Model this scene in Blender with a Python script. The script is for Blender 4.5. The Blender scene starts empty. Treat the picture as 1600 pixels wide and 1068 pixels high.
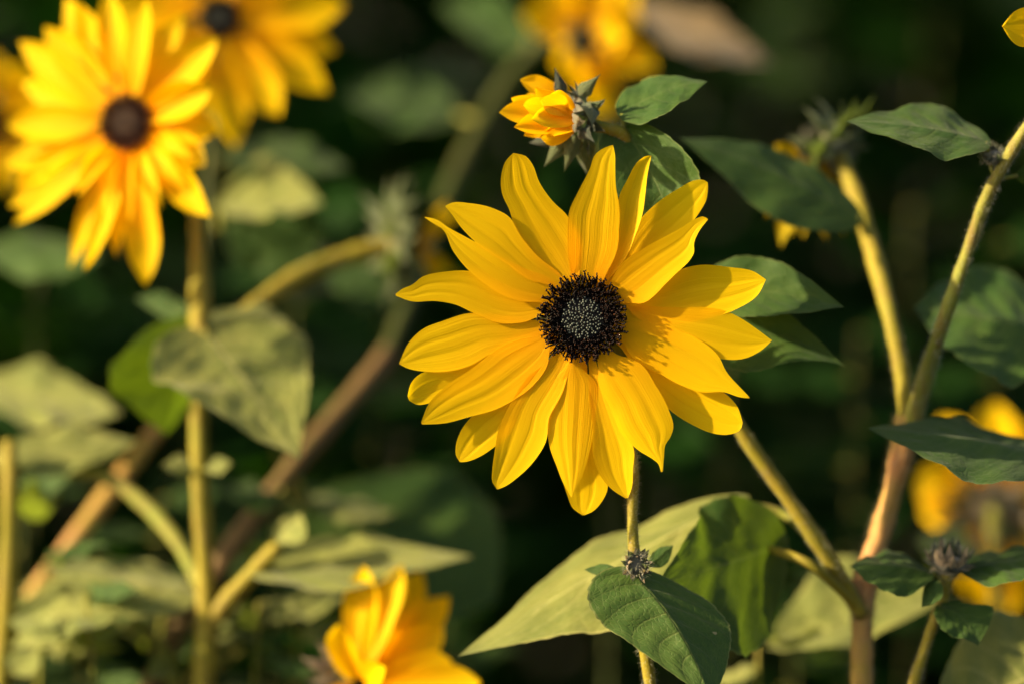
import bpy, math, random
import numpy as np
from mathutils import Vector, Matrix

R = math.radians
random.seed(11)
np.random.seed(11)
sc = bpy.context.scene
COL = sc.collection

# ---------------------------------------------------------------- camera
LENS, SENSOR = 100.0, 36.0
FRAME_W = 0.248                       # metres across the picture at the plane of focus
S = FRAME_W * LENS / SENSOR           # distance to the plane of focus
PITCH = R(-7)
CAM = Vector((0.0, -S, 0.86))
FWD = Vector((0, math.cos(PITCH), math.sin(PITCH)))
RGT = Vector((1, 0, 0))
UPV = RGT.cross(FWD)
cd = bpy.data.cameras.new('camera')
cd.lens, cd.sensor_width = LENS, SENSOR
cd.clip_start, cd.clip_end = 0.02, 500
cd.dof.use_dof = True
cd.dof.focus_distance = S + 0.001
cd.dof.aperture_fstop = 4.0
cam = bpy.data.objects.new('camera', cd)
COL.objects.link(cam)
cam.location = CAM
cam.rotation_euler = (R(90) + PITCH, 0, 0)
sc.camera = cam
K = FRAME_W / 1600.0

# ---------------------------------------------------------------- light
SUN_DIR = Vector((-0.885, -0.19, 0.42)).normalized()    # towards the sun
world = bpy.data.worlds.new('World')
sc.world = world
world.use_nodes = True
wn = world.node_tree
bg = wn.nodes['Background']
sky = wn.nodes.new('ShaderNodeTexSky')
sky.sky_type = 'NISHITA'
sky.sun_disc = False
sky.dust_density = 4.0
sky.ozone_density = .6
sky.sun_elevation = math.asin(SUN_DIR.z)
sky.sun_rotation = math.atan2(SUN_DIR.x, SUN_DIR.y)
bg.inputs['Strength'].default_value = 0.088
wn.links.new(sky.outputs[0], bg.inputs[0])
sd = bpy.data.lights.new('sun', 'SUN')
sd.energy = 5.0
sd.angle = R(0.9)
sd.color = (1.0, 0.80, 0.48)
sun = bpy.data.objects.new('sun', sd)
COL.objects.link(sun)
sun.rotation_euler = SUN_DIR.to_track_quat('Z', 'Y').to_euler()
sun.location = (-3, -2, 4)

sc.view_settings.view_transform = 'Standard'
sc.view_settings.look = 'None'
sc.view_settings.exposure = 1.6
sc.view_settings.gamma = 1.0
sc.view_settings.use_curve_mapping = False
sc.cycles.use_denoising = True
sc.cycles.max_bounces = 6
sc.cycles.transmission_bounces = 6
sc.cycles.diffuse_bounces = 4
sc.cycles.sample_clamp_indirect = 6


# ---------------------------------------------------------------- helpers
def P(px, py, d=0.0):
    """picture position at a depth behind the plane of focus -> point in the place"""
    D = S + d
    s = K * D / S
    return CAM + FWD * D + RGT * ((px - 800) * s) - UPV * ((py - 534) * s)


def ksc(d):
    return K * (S + d) / S


WORLD = {}


def origin_of(o):
    return WORLD.get(o.name, Vector((0, 0, 0))) if o is not None else Vector((0, 0, 0))


def tag(o, label=None, cat=None, group=None, kind=None):
    if label: o['label'] = label
    if cat: o['category'] = cat
    if group: o['group'] = group
    if kind: o['kind'] = kind
    return o


def empty(name, loc):
    o = bpy.data.objects.new(name, None)
    COL.objects.link(o)
    o.location = loc
    o.empty_display_size = 0.05
    WORLD[o.name] = Vector(loc)
    return o


def mesh_from(name, verts, faces, uvs=None, smooth=True):
    me = bpy.data.meshes.new(name)
    me.from_pydata([tuple(v) for v in verts], [], faces)
    if smooth:
        me.polygons.foreach_set('use_smooth', [True] * len(me.polygons))
    if uvs is not None:
        ul = me.uv_layers.new(name='UVMap')
        idx = np.empty(len(me.loops), dtype=np.int32)
        me.loops.foreach_get('vertex_index', idx)
        ul.data.foreach_set('uv', np.asarray(uvs, dtype=np.float32)[idx].ravel())
    me.update()
    return me


def add(name, verts, faces, mat, parent, origin=None, uvs=None, smooth=True, kind=None):
    """world-space vertices -> one mesh object with its own origin, child of parent"""
    verts = [Vector(v) for v in verts]
    if origin is None:
        origin = sum(verts, Vector()) / len(verts)
    origin = Vector(origin)
    me = mesh_from(name, [v - origin for v in verts], faces, uvs, smooth)
    me.materials.append(mat)
    o = bpy.data.objects.new(name, me)
    COL.objects.link(o)
    o.parent = parent
    o.location = origin - origin_of(parent)
    WORLD[o.name] = origin
    if kind: o['kind'] = kind
    return o


def place(name, me, parent, mw, kind=None):
    """shared mesh under parent at world matrix mw (parents carry no rotation)"""
    o = bpy.data.objects.new(name, me)
    COL.objects.link(o)
    o.parent = parent
    o.matrix_basis = Matrix.Translation(-origin_of(parent)) @ mw
    WORLD[o.name] = mw.translation.copy()
    if kind: o['kind'] = kind
    return o


def frame_matrix(loc, x, z, scale=(1, 1, 1)):
    z = z.normalized()
    x = (x - z * x.dot(z)).normalized()
    y = z.cross(x)
    m = Matrix((x, y, z)).transposed().to_4x4()
    return Matrix.Translation(loc) @ m @ Matrix.Diagonal((*scale, 1))


def spline(pts, n=8):
    """Catmull-Rom through points (tuples of equal length)"""
    a = np.array(pts, dtype=float)
    if len(a) < 3:
        t = np.linspace(0, 1, n + 1)[:, None]
        return a[0] * (1 - t) + a[-1] * t
    dd = np.linalg.norm(np.diff(a[:, :3], axis=0), axis=1) + 1e-12
    sl = np.diff(a, axis=0) / dd[:, None]
    m = np.empty_like(a)
    m[0], m[-1] = sl[0], sl[-1]
    for i in range(1, len(a) - 1):
        m[i] = (sl[i - 1] * dd[i] + sl[i] * dd[i - 1]) / (dd[i] + dd[i - 1])
    out = []
    for i in range(len(a) - 1):
        for k in range(n):
            t = k / n
            out.append((2 * t ** 3 - 3 * t * t + 1) * a[i] + (t ** 3 - 2 * t * t + t) * dd[i] * m[i]
                       + (3 * t * t - 2 * t ** 3) * a[i + 1] + (t ** 3 - t * t) * dd[i] * m[i + 1])
    out.append(a[-1])
    return np.array(out)


def tube_geo(path, seg=10, rough=0.0, caps=True):
    """path rows: x y z r"""
    verts, faces, uvs = [], [], []
    n = len(path)
    up = Vector((0.31, 0.9, 0.27)).normalized()
    L = 0
    for i in range(n):
        p = Vector(path[i][:3])
        a = Vector(path[max(0, i - 1)][:3]); b = Vector(path[min(n - 1, i + 1)][:3])
        t = (b - a).normalized()
        x = t.cross(up)
        if x.length < 1e-3: x = t.cross(Vector((1, 0, 0)))
        x.normalize(); y = t.cross(x)
        if i: L += (p - Vector(path[i - 1][:3])).length
        for k in range(seg):
            an = 2 * math.pi * k / seg
            r = path[i][3] * (1 + rough * (math.sin(3 * an + i * .35) * .6 + random.uniform(-.5, .5)))
            verts.append(p + (x * math.cos(an) + y * math.sin(an)) * r)
            uvs.append((k / seg, L * 40))
    for i in range(n - 1):
        for k in range(seg):
            k2 = (k + 1) % seg
            faces.append((i * seg + k, i * seg + k2, (i + 1) * seg + k2, (i + 1) * seg + k))
    if caps:
        faces.append(tuple(range(seg - 1, -1, -1)))
        faces.append(tuple(range((n - 1) * seg, n * seg)))
    return verts, faces, uvs


# ---------------------------------------------------------------- materials
def new_mat(name):
    m = bpy.data.materials.new(name)
    m.use_nodes = True
    nt = m.node_tree
    for n in list(nt.nodes): nt.nodes.remove(n)
    out = nt.nodes.new('ShaderNodeOutputMaterial')
    return m, nt, out


class NB:
    def __init__(s, nt): s.nt = nt
    def n(s, t, **kw):
        nd = s.nt.nodes.new(t)
        for k, v in kw.items(): setattr(nd, k, v)
        return nd
    def l(s, a, b): s.nt.links.new(a, b)
    def math(s, op, a, b=None, clamp=False):
        nd = s.n('ShaderNodeMath', operation=op, use_clamp=clamp)
        for i, v in enumerate((a, b)):
            if v is None: continue
            if isinstance(v, (int, float)): nd.inputs[i].default_value = v
            else: s.l(v, nd.inputs[i])
        return nd.outputs[0]
    def mix(s, fac, a, b, mode='MIX'):
        nd = s.n('ShaderNodeMix', data_type='RGBA', blend_type=mode)
        for sock, v in ((nd.inputs[0], fac), (nd.inputs[6], a), (nd.inputs[7], b)):
            if isinstance(v, (int, float)): sock.default_value = v
            elif isinstance(v, (tuple, list)): sock.default_value = (*v[:3], 1)
            else: s.l(v, sock)
        return nd.outputs[2]
    def ramp(s, fac, stops):
        nd = s.n('ShaderNodeValToRGB')
        el = nd.color_ramp.elements
        while len(el) < len(stops): el.new(0.5)
        for e, (p, c) in zip(el, stops):
            e.position = p; e.color = (*c[:3], 1)
        s.l(fac, nd.inputs[0])
        return nd.outputs[0]
    def noise(s, vec, scale, detail=3, rough=.55):
        nd = s.n('ShaderNodeTexNoise')
        nd.inputs['Scale'].default_value = scale
        nd.inputs['Detail'].default_value = detail
        nd.inputs['Roughness'].default_value = rough
        if vec is not None: s.l(vec, nd.inputs['Vector'])
        return nd.outputs[0]


def thin_shader(b, out, col, tcol, tfac, rough, spec, sheen, bump=None, bump_s=.3, bump_d=.0004, wrinkle=None, wr=.0):
    pr = b.n('ShaderNodeBsdfPrincipled')
    pr.inputs['Roughness'].default_value = rough
    pr.inputs['Specular IOR Level'].default_value = spec
    pr.inputs['Sheen Weight'].default_value = sheen
    pr.inputs['Sheen Roughness'].default_value = .4
    b.l(col, pr.inputs['Base Color'])
    tr = b.n('ShaderNodeBsdfTranslucent')
    b.l(tcol, tr.inputs['Color'])
    mx = b.n('ShaderNodeMixShader')
    mx.inputs[0].default_value = tfac
    b.l(pr.outputs[0], mx.inputs[1]); b.l(tr.outputs[0], mx.inputs[2])
    if bump is not None:
        bp = b.n('ShaderNodeBump')
        bp.inputs['Strength'].default_value = bump_s
        bp.inputs['Distance'].default_value = bump_d
        b.l(bump, bp.inputs['Height'])
        if wrinkle is not None:
            b2 = b.n('ShaderNodeBump')
            b2.inputs['Strength'].default_value = .8
            b2.inputs['Distance'].default_value = wr
            b.l(wrinkle, b2.inputs['Height'])
            b.l(b2.outputs[0], bp.inputs['Normal'])
            b.l(b2.outputs[0], tr.inputs['Normal'])
        b.l(bp.outputs[0], pr.inputs['Normal'])
    b.l(mx.outputs[0], out.inputs[0])


def petal_material(name, tint=(1, 1, 1), tfac=.55):
    m, nt, out = new_mat(name); b = NB(nt)
    tc = b.n('ShaderNodeTexCoord'); sp = b.n('ShaderNodeSeparateXYZ')
    b.l(tc.outputs['UV'], sp.inputs[0])
    u, v = sp.outputs[0], sp.outputs[1]
    oi = b.n('ShaderNodeObjectInfo')
    cb = b.n('ShaderNodeCombineXYZ')
    b.l(b.math('MULTIPLY', u, 44.0), cb.inputs[0])
    b.l(b.math('ADD', b.math('MULTIPLY', v, 1.3), b.math('MULTIPLY', oi.outputs['Random'], 37.0)), cb.inputs[1])
    vein = b.noise(cb.outputs[0], 1.0, 2, .5)
    cb2 = b.n('ShaderNodeCombineXYZ')
    b.l(b.math('MULTIPLY', u, 3.0), cb2.inputs[0])
    b.l(b.math('ADD', b.math('MULTIPLY', v, 4.0), b.math('MULTIPLY', oi.outputs['Random'], 91.0)), cb2.inputs[1])
    blotch = b.noise(cb2.outputs[0], 1.0, 3, .55)
    t = tint
    base = b.ramp(v, [(0.0, (.80 * t[0], .34 * t[1], .001)), (.30, (.86 * t[0], .46 * t[1], .001)),
                      (.70, (.89 * t[0], .57 * t[1], .0015)), (1.0, (.90 * t[0], .61 * t[1], .002))])
    col = b.mix(b.math('MULTIPLY', b.math('SUBTRACT', .60, vein, True), 1.15), base, (.78, .40, .001))
    col = b.mix(b.math('MULTIPLY', b.math('SUBTRACT', blotch, .5, True), .6), col, (.90, .62, .002))
    # the two pleats along a ray floret, their crease shade painted into the colour
    a = b.math('ABSOLUTE', b.math('SUBTRACT', b.math('ABSOLUTE', b.math('SUBTRACT', u, .5)), .165))
    pleat = b.math('SUBTRACT', 1.0, b.math('MULTIPLY', a, 55.0), True)
    col = b.mix(b.math('MULTIPLY', pleat, .16), col, (.62, .28, .002))
    # tiny specks
    vo = b.n('ShaderNodeTexVoronoi'); vo.inputs['Scale'].default_value = 5.0
    cb3 = b.n('ShaderNodeCombineXYZ')
    b.l(b.math('MULTIPLY', u, .9), cb3.inputs[0])
    b.l(b.math('ADD', b.math('MULTIPLY', v, 2.2), b.math('MULTIPLY', oi.outputs['Random'], 53.0)), cb3.inputs[1])
    b.l(cb3.outputs[0], vo.inputs['Vector'])
    speck = b.math('LESS_THAN', vo.outputs['Distance'], .017)
    col = b.mix(b.math('MULTIPLY', speck, .8), col, (.16, .05, .01))
    tipb = b.math('MULTIPLY', b.math('MULTIPLY', b.math('SUBTRACT', v, .975, True), 30.0, True), b.math('GREATER_THAN', oi.outputs['Random'], .45))
    col = b.mix(b.math('MULTIPLY', tipb, .55), col, (.34, .15, .01))
    tcol = b.mix(.6, col, (1.0, .66, .001), 'MIX')
    h = b.math('ADD', vein, b.math('MULTIPLY', blotch, .5))
    thin_shader(b, out, col, tcol, tfac, .6, .10, .0, h, .40, .00025)
    return m


def leaf_material(name, c1, c2, vein_c, tcol, tfac=.28, sheen=.25, spots=False, veinamt=.6, spec=.16, wr=.0007):
    m, nt, out = new_mat(name); b = NB(nt)
    tc = b.n('ShaderNodeTexCoord'); sp = b.n('ShaderNodeSeparateXYZ')
    b.l(tc.outputs['UV'], sp.inputs[0])
    u, v = sp.outputs[0], sp.outputs[1]
    oi = b.n('ShaderNodeObjectInfo')
    au = b.math('ABSOLUTE', b.math('SUBTRACT', b.math('MULTIPLY', u, 2.0), 1.0))
    cb = b.n('ShaderNodeCombineXYZ')
    b.l(u, cb.inputs[0]); b.l(v, cb.inputs[1]); b.l(b.math('MULTIPLY', oi.outputs['Random'], 50.0), cb.inputs[2])
    n1 = b.noise(cb.outputs[0], 3.0, 4, .6)
    n2 = b.noise(cb.outputs[0], 38.0, 3, .6)
    # midrib and side veins arching towards the tip
    mid = b.math('SUBTRACT', 1.0, b.math('DIVIDE', au, b.math('SUBTRACT', .034, b.math('MULTIPLY', v, .024))), True)
    ph = b.math('SUBTRACT', b.math('MULTIPLY', b.math('POWER', v, .85), 6.0), b.math('MULTIPLY', b.math('POWER', au, 1.35), 1.9))
    ph = b.math('ADD', ph, b.math('MULTIPLY', b.math('SUBTRACT', n1, .5), .25))
    ph = b.math('ADD', ph, b.math('MULTIPLY', b.math('GREATER_THAN', u, .5), .35))
    fr = b.math('ABSOLUTE', b.math('SUBTRACT', b.math('FRACT', b.math('ADD', ph, 10.0)), .5))
    side = b.math('SUBTRACT', 1.0, b.math('DIVIDE', fr, .065), True)
    side = b.math('MULTIPLY', side, b.math('SUBTRACT', 1.0, b.math('MULTIPLY', au, .75), True))
    vn = b.math('MAXIMUM', mid, b.math('MULTIPLY', side, .55))
    vo = b.n('ShaderNodeTexVoronoi', feature='DISTANCE_TO_EDGE'); vo.inputs['Scale'].default_value = 26
    b.l(cb.outputs[0], vo.inputs['Vector'])
    net = b.math('SUBTRACT', 1.0, b.math('MULTIPLY', vo.outputs['Distance'], 9.0), True)
    col = b.mix(b.ramp(n1, [(.36, (0, 0, 0)), (.64, (1, 1, 1))]), c1, c2)
    col = b.mix(b.math('MULTIPLY', net, .14), col, vein_c)
    col = b.mix(b.math('MULTIPLY', b.math('SUBTRACT', n2, .5, True), .8), col, c2)
    col = b.mix(b.math('MULTIPLY', vn, veinamt), col, vein_c)
    if spots:
        vs = b.n('ShaderNodeTexVoronoi'); vs.inputs['Scale'].default_value = 4.2
        b.l(cb.outputs[0], vs.inputs['Vector'])
        d = b.math('ADD', vs.outputs['Distance'], b.math('MULTIPLY', b.math('SUBTRACT', n2, .5), .16))
        dead = b.math('MULTIPLY', b.math('LESS_THAN', d, .075), b.math('GREATER_THAN', v, .45))
        col = b.mix(b.math('MULTIPLY', dead, .85), col, (.42, .33, .16))
    hv = b.mix(b.math('MULTIPLY', oi.outputs['Random'], .35), col, c1)
    edge = b.math('MULTIPLY', b.math('SUBTRACT', au, .955, True), 14.0, True)
    hv = b.mix(edge, hv, vein_c)
    tc_ = b.mix(.25, tcol, hv)
    h = b.math('ADD', b.math('MULTIPLY', net, -.35), b.math('ADD', b.math('MULTIPLY', vn, -1.0), b.math('MULTIPLY', n2, .5)))
    thin_shader(b, out, hv, tc_, tfac, .58, spec, sheen, h, .4, .0005, b.noise(cb.outputs[0], 7.0, 2, .5), wr)
    return m


def stem_material(name, c1, c2, c3):
    m, nt, out = new_mat(name); b = NB(nt)
    tc = b.n('ShaderNodeTexCoord')
    mp = b.n('ShaderNodeMapping'); mp.inputs['Scale'].default_value = (300, 300, 60)
    b.l(tc.outputs['Object'], mp.inputs[0])
    n1 = b.noise(mp.outputs[0], 1.0, 3, .6)
    n2 = b.noise(tc.outputs['Object'], 45.0, 3, .6)
    n3 = b.noise(tc.outputs['Object'], 1400.0, 2, .6)
    col = b.mix(b.ramp(n2, [(.35, (0, 0, 0)), (.65, (1, 1, 1))]), c1, c2)
    col = b.mix(b.ramp(n1, [(.48, (0, 0, 0)), (.7, (.8, .8, .8))]), col, c3)
    pr = b.n('ShaderNodeBsdfPrincipled')
    pr.inputs['Roughness'].default_value = .6
    pr.inputs['Specular IOR Level'].default_value = .15
    pr.inputs['Sheen Weight'].default_value = .03
    b.l(col, pr.inputs['Base Color'])
    bp = b.n('ShaderNodeBump'); bp.inputs['Strength'].default_value = .5; bp.inputs['Distance'].default_value = .0004
    b.l(b.math('ADD', n1, n3), bp.inputs['Height']); b.l(bp.outputs[0], pr.inputs['Normal'])
    b.l(pr.outputs[0], out.inputs[0])
    return m


def plain_material(name, c1, c2, scale=300, rough=.6, spec=.3, sheen=0):
    m, nt, out = new_mat(name); b = NB(nt)
    tc = b.n('ShaderNodeTexCoord')
    n1 = b.noise(tc.outputs['Object'], scale, 3, .6)
    col = b.mix(b.ramp(n1, [(.35, (0, 0, 0)), (.65, (1, 1, 1))]), c1, c2)
    pr = b.n('ShaderNodeBsdfPrincipled')
    pr.inputs['Roughness'].default_value = rough
    pr.inputs['Specular IOR Level'].default_value = spec
    pr.inputs['Sheen Weight'].default_value = sheen
    b.l(col, pr.inputs['Base Color'])
    b.l(pr.outputs[0], out.inputs[0])
    return m


M = {}
M['petal'] = petal_material('petal_yellow')
M['petal_gold'] = petal_material('petal_golden', (1, .98, 1), .5)
M['petal_bud'] = petal_material('petal_bud', (.97, .90, 1), .4)
M['petal_withered'] = petal_material('petal_withered', (.26, .34, 1), .35)
M['leaf'] = leaf_material('leaf_green', (.020, .054, .009), (.040, .078, .012), (.13, .16, .05), (.17, .27, .005), .24, .06)
M['leaf_spot'] = leaf_material('leaf_green_nibbled', (.030, .066, .010), (.052, .090, .014), (.22, .22, .07), (.12, .26, .008), .2, .10, True, .5)
M['leaf_hairy'] = leaf_material('leaf_greygreen_hairy_lit', (.115, .140, .030), (.215, .220, .052), (.48, .45, .16), (.34, .46, .02), .3, .1, False, 1.0, .22, .0017)  # pale from its hairs, and raised further to carry sunlight in the colour
M['leaf_dry'] = leaf_material('leaf_drying_tan', (.11, .075, .035), (.14, .10, .05), (.16, .12, .07), (.2, .12, .03), .25, .2)
M['leaf_shaded'] = leaf_material('leaf_green_shaded', (.0035, .016, .002), (.007, .026, .003), (.02, .04, .008), (.03, .11, .002), .25, .0, False, .6, .04)  # darker copy of the green leaf, background shade put into its colour
M['stem'] = stem_material('stem_green', (.14, .16, .02), (.20, .18, .03), (.15, .10, .03))
M['stem_yellow'] = stem_material('stem_yellow', (.175, .155, .012), (.23, .18, .016), (.17, .115, .022))
M['stem_red'] = stem_material('stem_reddish', (.40, .21, .075), (.32, .23, .04), (.40, .18, .075))
M['stem_brown'] = stem_material('stem_brown', (.125, .070, .028), (.115, .075, .025), (.09, .075, .022))
M['stem_shaded'] = stem_material('stem_green_shaded', (.030, .042, .006), (.040, .045, .008), (.030, .028, .006))  # stem colour darkened so that stalks at the back look shaded
M['hair'] = plain_material('plant_hair', (.36, .34, .24), (.28, .27, .18), 50, .5)
M['floret'] = plain_material('disc_floret', (.0035, .0015, .0012), (.030, .0080, .0030), 9, .42, .25)
M['bud'] = plain_material('disc_bud', (.035, .043, .032), (.10, .108, .078), 14, .5, .35)
def island_material(name, stops, rough, spec):
    m, nt, out = new_mat(name); b = NB(nt)
    g = b.n('ShaderNodeNewGeometry')
    col = b.ramp(g.outputs['Random Per Island'], stops)
    pr = b.n('ShaderNodeBsdfPrincipled')
    pr.inputs['Roughness'].default_value = rough
    pr.inputs['Specular IOR Level'].default_value = spec
    b.l(col, pr.inputs['Base Color']); b.l(pr.outputs[0], out.inputs[0])
    return m


M['floret'] = island_material('disc_floret', [(0, (.0020, .0010, .0008)), (.6, (.005, .0018, .0012)), (.9, (.016, .0050, .0022)), (1, (.05, .016, .005))], .5, .12)
M['bud'] = island_material('disc_bud', [(0, (.030, .038, .030)), (.5, (.052, .062, .050)), (1, (.085, .092, .072))], .5, .3)
M['floret_brown'] = island_material('disc_floret_brown', [(0, (.006, .002, .0015)), (.6, (.026, .007, .003)), (1, (.09, .026, .008))], .5, .15)
M['bud_brown'] = island_material('disc_bud_brown', [(0, (.04, .02, .012)), (1, (.16, .085, .045))], .5, .2)
M['pollen'] = plain_material('pollen', (.8, .55, .2), (.7, .45, .12), 500, .6)
M['receptacle'] = plain_material('receptacle', (.006, .004, .003), (.012, .008, .004), 500, .7)
M['bract'] = leaf_material('bract_green', (.055, .080, .032), (.10, .115, .045), (.24, .23, .12), (.18, .26, .02), .25, .25)
M['bract_dark'] = leaf_material('bract_dark', (.024, .036, .022), (.055, .062, .038), (.20, .18, .13), (.08, .14, .02), .2, .25)
M['bract_tan'] = leaf_material('bract_tan', (.26, .19, .12), (.32, .25, .14), (.40, .32, .2), (.3, .24, .06), .25, .25)


def foliage_material():
    m, nt, out = new_mat('hedge_leaf'); b = NB(nt)
    g = b.n('ShaderNodeNewGeometry')
    col = b.ramp(g.outputs['Random Per Island'], [(0, (.012, .060, .001)), (.5, (.026, .100, .002)), (.85, (.042, .120, .003)), (1, (.06, .08, .008))])
    tcol = b.mix(.5, col, (.06, .20, .004))
    thin_shader(b, out, col, tcol, .25, .6, .08, .0)
    return m


M['hedge'] = foliage_material()


def soil_material():
    m, nt, out = new_mat('soil'); b = NB(nt)
    tc = b.n('ShaderNodeTexCoord')
    n1 = b.noise(tc.outputs['Object'], 6.0, 6, .65)
    n2 = b.noise(tc.outputs['Object'], 70.0, 4, .6)
    col = b.mix(n1, (.018, .013, .008), (.05, .038, .024))
    col = b.mix(b.math('MULTIPLY', n2, .5), col, (.03, .035, .012))
    pr = b.n('ShaderNodeBsdfPrincipled'); pr.inputs['Roughness'].default_value = .95
    pr.inputs['Specular IOR Level'].default_value = .1
    b.l(col, pr.inputs['Base Color'])
    bp = b.n('ShaderNodeBump'); bp.inputs['Distance'].default_value = .02
    b.l(n2, bp.inputs['Height']); b.l(bp.outputs[0], pr.inputs['Normal'])
    b.l(pr.outputs[0], out.inputs[0])
    return m


M['soil'] = soil_material()


# ---------------------------------------------------------------- setting
def build_ground():
    n = 40
    verts, faces = [], []
    # fine, slightly uneven centre inside a sheet that reaches the horizon
    cs = [-250, -80, -25] + list(np.linspace(-6, 6, n)) + [25, 80, 250]
    for y in cs:
        for x in cs:
            z = 0.0
            if abs(x) < 7 and abs(y) < 7: z = random.uniform(-.012, .006)
            verts.append((x, y, z - .004))
    m = len(cs)
    for j in range(m - 1):
        for i in range(m - 1):
            faces.append((j * m + i, j * m + i + 1, (j + 1) * m + i + 1, (j + 1) * m + i))
    o = add('ground', verts, faces, M['soil'], None, (0, 0, 0))
    tag(o, kind='structure', label='dark bare garden soil under the flower bed', cat='ground')


def leaf_cloud(name, label, n, sampler, size, seed):
    """a mass of small folded leaves nobody could count, one mesh"""
    rng = np.random.default_rng(seed)
    c = sampler(rng, n)
    ln = rng.uniform(size[0], size[1], n)[:, None]
    a = rng.normal(size=(n, 3)); a[:, 2] -= .5
    a /= np.linalg.norm(a, axis=1)[:, None]
    q = rng.normal(size=(n, 3)); s = np.cross(a, q); s /= np.linalg.norm(s, axis=1)[:, None]
    nn = np.cross(a, s)
    w = ln * rng.uniform(.26, .40, n)[:, None]
    v0 = c; v3 = c + a * ln
    fold = nn * w * .35
    v1 = c + a * ln * .35 + s * w + fold; v2 = c + a * ln * .35 - s * w + fold
    v4 = c + a * ln * .68 + s * w * .72 + fold * .7; v5 = c + a * ln * .68 - s * w * .72 + fold * .7
    vm = c + a * ln * .5
    V = np.stack([v0, v1, v4, v3, v5, v2, vm], axis=1).reshape(-1, 3)
    F = []
    loc = [(0, 1, 6), (1, 2, 6), (2, 3, 6), (3, 4, 6), (4, 5, 6), (5, 0, 6)]
    idx = (np.arange(n) * 7)[:, None, None] + np.array(loc)[None]
    idx = idx.reshape(-1, 3)
    me = bpy.data.meshes.new(name)
    me.vertices.add(len(V)); me.vertices.foreach_set('co', V.astype(np.float32).ravel())
    me.loops.add(idx.size); me.loops.foreach_set('vertex_index', idx.astype(np.int32).ravel())
    me.polygons.add(len(idx)); me.polygons.foreach_set('loop_start', np.arange(0, idx.size, 3, dtype=np.int32))
    me.update(calc_edges=True)
    me.materials.append(M['hedge'])
    o = bpy.data.objects.new(name, me); COL.objects.link(o)
    tag(o, label, 'foliage', kind='stuff')
    return o


build_ground()


def back_sampler(rng, n):
    x = rng.uniform(-2.6, 2.6, n)
    y = 1.15 + 1.1 * rng.random(n) ** 1.3 + .16 * np.sin(x * 3.1) + .1 * np.sin(x * 7.3 + 1)
    z = rng.uniform(0, 1.75, n) * (1 + .08 * np.sin(x * 4))
    return np.stack([x, y, z], 1)


def side_sampler(rng, n):
    x = -rng.uniform(1.0, 2.2, n)
    k = 2.1 * rng.random(n)
    y = .20 + (x + 1.0) * .215 + k
    z = rng.random(n) * np.where(k < .55, 1.62, 1.22)
    return np.stack([x, y, z], 1)


leaf_cloud('background_foliage', 'dark dense mass of green leaves far behind the flowers', 26000, back_sampler, (.05, .11), 3)
leaf_cloud('unseen_shade_hedge', 'unseen dense hedge added beside the flower bed to shade its back', 12000, side_sampler, (.05, .11), 4)  # out of view, added to keep the sun off the background



def canopy_sampler(rng, n):
    x = rng.uniform(-.75, .45, n)
    y = rng.uniform(.42, 2.5, n) + .08 * np.sin(x * 6)
    z = 1.32 + .75 * rng.random(n) + .10 * np.sin(x * 3 + y * 4)
    return np.stack([x, y, z], 1)


leaf_cloud('unseen_shade_canopy', 'unseen leafy canopy added over the back of the flower bed to darken it', 5200, canopy_sampler, (.06, .12), 5)  # out of view, put overhead to block light from the background

# ---------------------------------------------------------------- plant pieces
def petal(parent, B, T, n, wl, wr, vm=.5, p=2.0, q=1.0, b0=.30, bow=0., rise=0., arch=0., curl=0., cup=.12,
          mat='petal', nu=16, nv=30, wob=.0, twist=0., notch=None, fold=.0):
    """one ray floret: B base, T tip, n facing; wl/wr half widths in metres (left/right as seen from n)"""
    B = Vector(B); T = Vector(T); n = Vector(n).normalized()
    L = (T - B).length
    e = (T - B).normalized()
    s = e.cross(n).normalized()          # right hand side seen from the front
    m = s.cross(e).normalized()          # surface normal
    verts, faces, uvs = [], [], []
    ph = random.uniform(0, 6.28); ph2 = random.uniform(0, 6.28)
    for j in range(nv + 1):
        v = j / nv
        v = v + .04 * math.sin(math.pi * v) * v
        v = min(v, 1.0)
        if v < vm:
            f = b0 + (1 - b0) * math.sin(math.pi / 2 * v / vm) ** .9
        else:
            x = (v - vm) / (1 - vm)
            f = max(0.0, 1 - x ** p) ** q
        f = max(f, .012)
        tw = twist * v
        for i in range(nu + 1):
            u = -1 + 2 * i / nu
            w = wr if u > 0 else wl
            ff = f
            if notch and v > .4:
                sd, vn, am = notch
                if (u > 0) == (sd > 0):
                    ff = f * (1 - am * math.exp(-((v - vn) / .07) ** 2))
            ff *= 1 + wob * math.sin(v * 9 + (ph if u > 0 else ph2)) * v
            off = u * w * ff
            wav = (wl + wr) * .5
            z = cup * wav * f * (u * u - .15)
            z += fold * wav * f * abs(u)
            g = math.exp(-((abs(u) - .33) / .09) ** 2)
            z -= .04 * wav * g * math.sin(math.pi * min(1, v * 1.02)) ** .6 * (.5 + v)
            z += .005 * wav * math.cos(u * 22 + 1) * math.sin(math.pi * v)
            z += .10 * wav * math.sin(v * 5.2 + ph + u * 1.3) * u * u * v
            zz = z * math.cos(tw) + off * math.sin(tw)
            oo = off * math.cos(tw) - z * math.sin(tw)
            h = rise * L * v + arch * L * math.sin(math.pi * v) + curl * L * v ** 4
            verts.append(B + e * (L * v) + s * (oo + bow * L * 4 * v * (1 - v)) + m * (zz + h))
            uvs.append((.5 + u * .5, v))
    for j in range(nv):
        for i in range(nu):
            a = j * (nu + 1) + i
            faces.append((a, a + 1, a + nu + 2, a + nu + 1))
    return add('petal', verts, faces, M[mat], parent, B, uvs)


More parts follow.
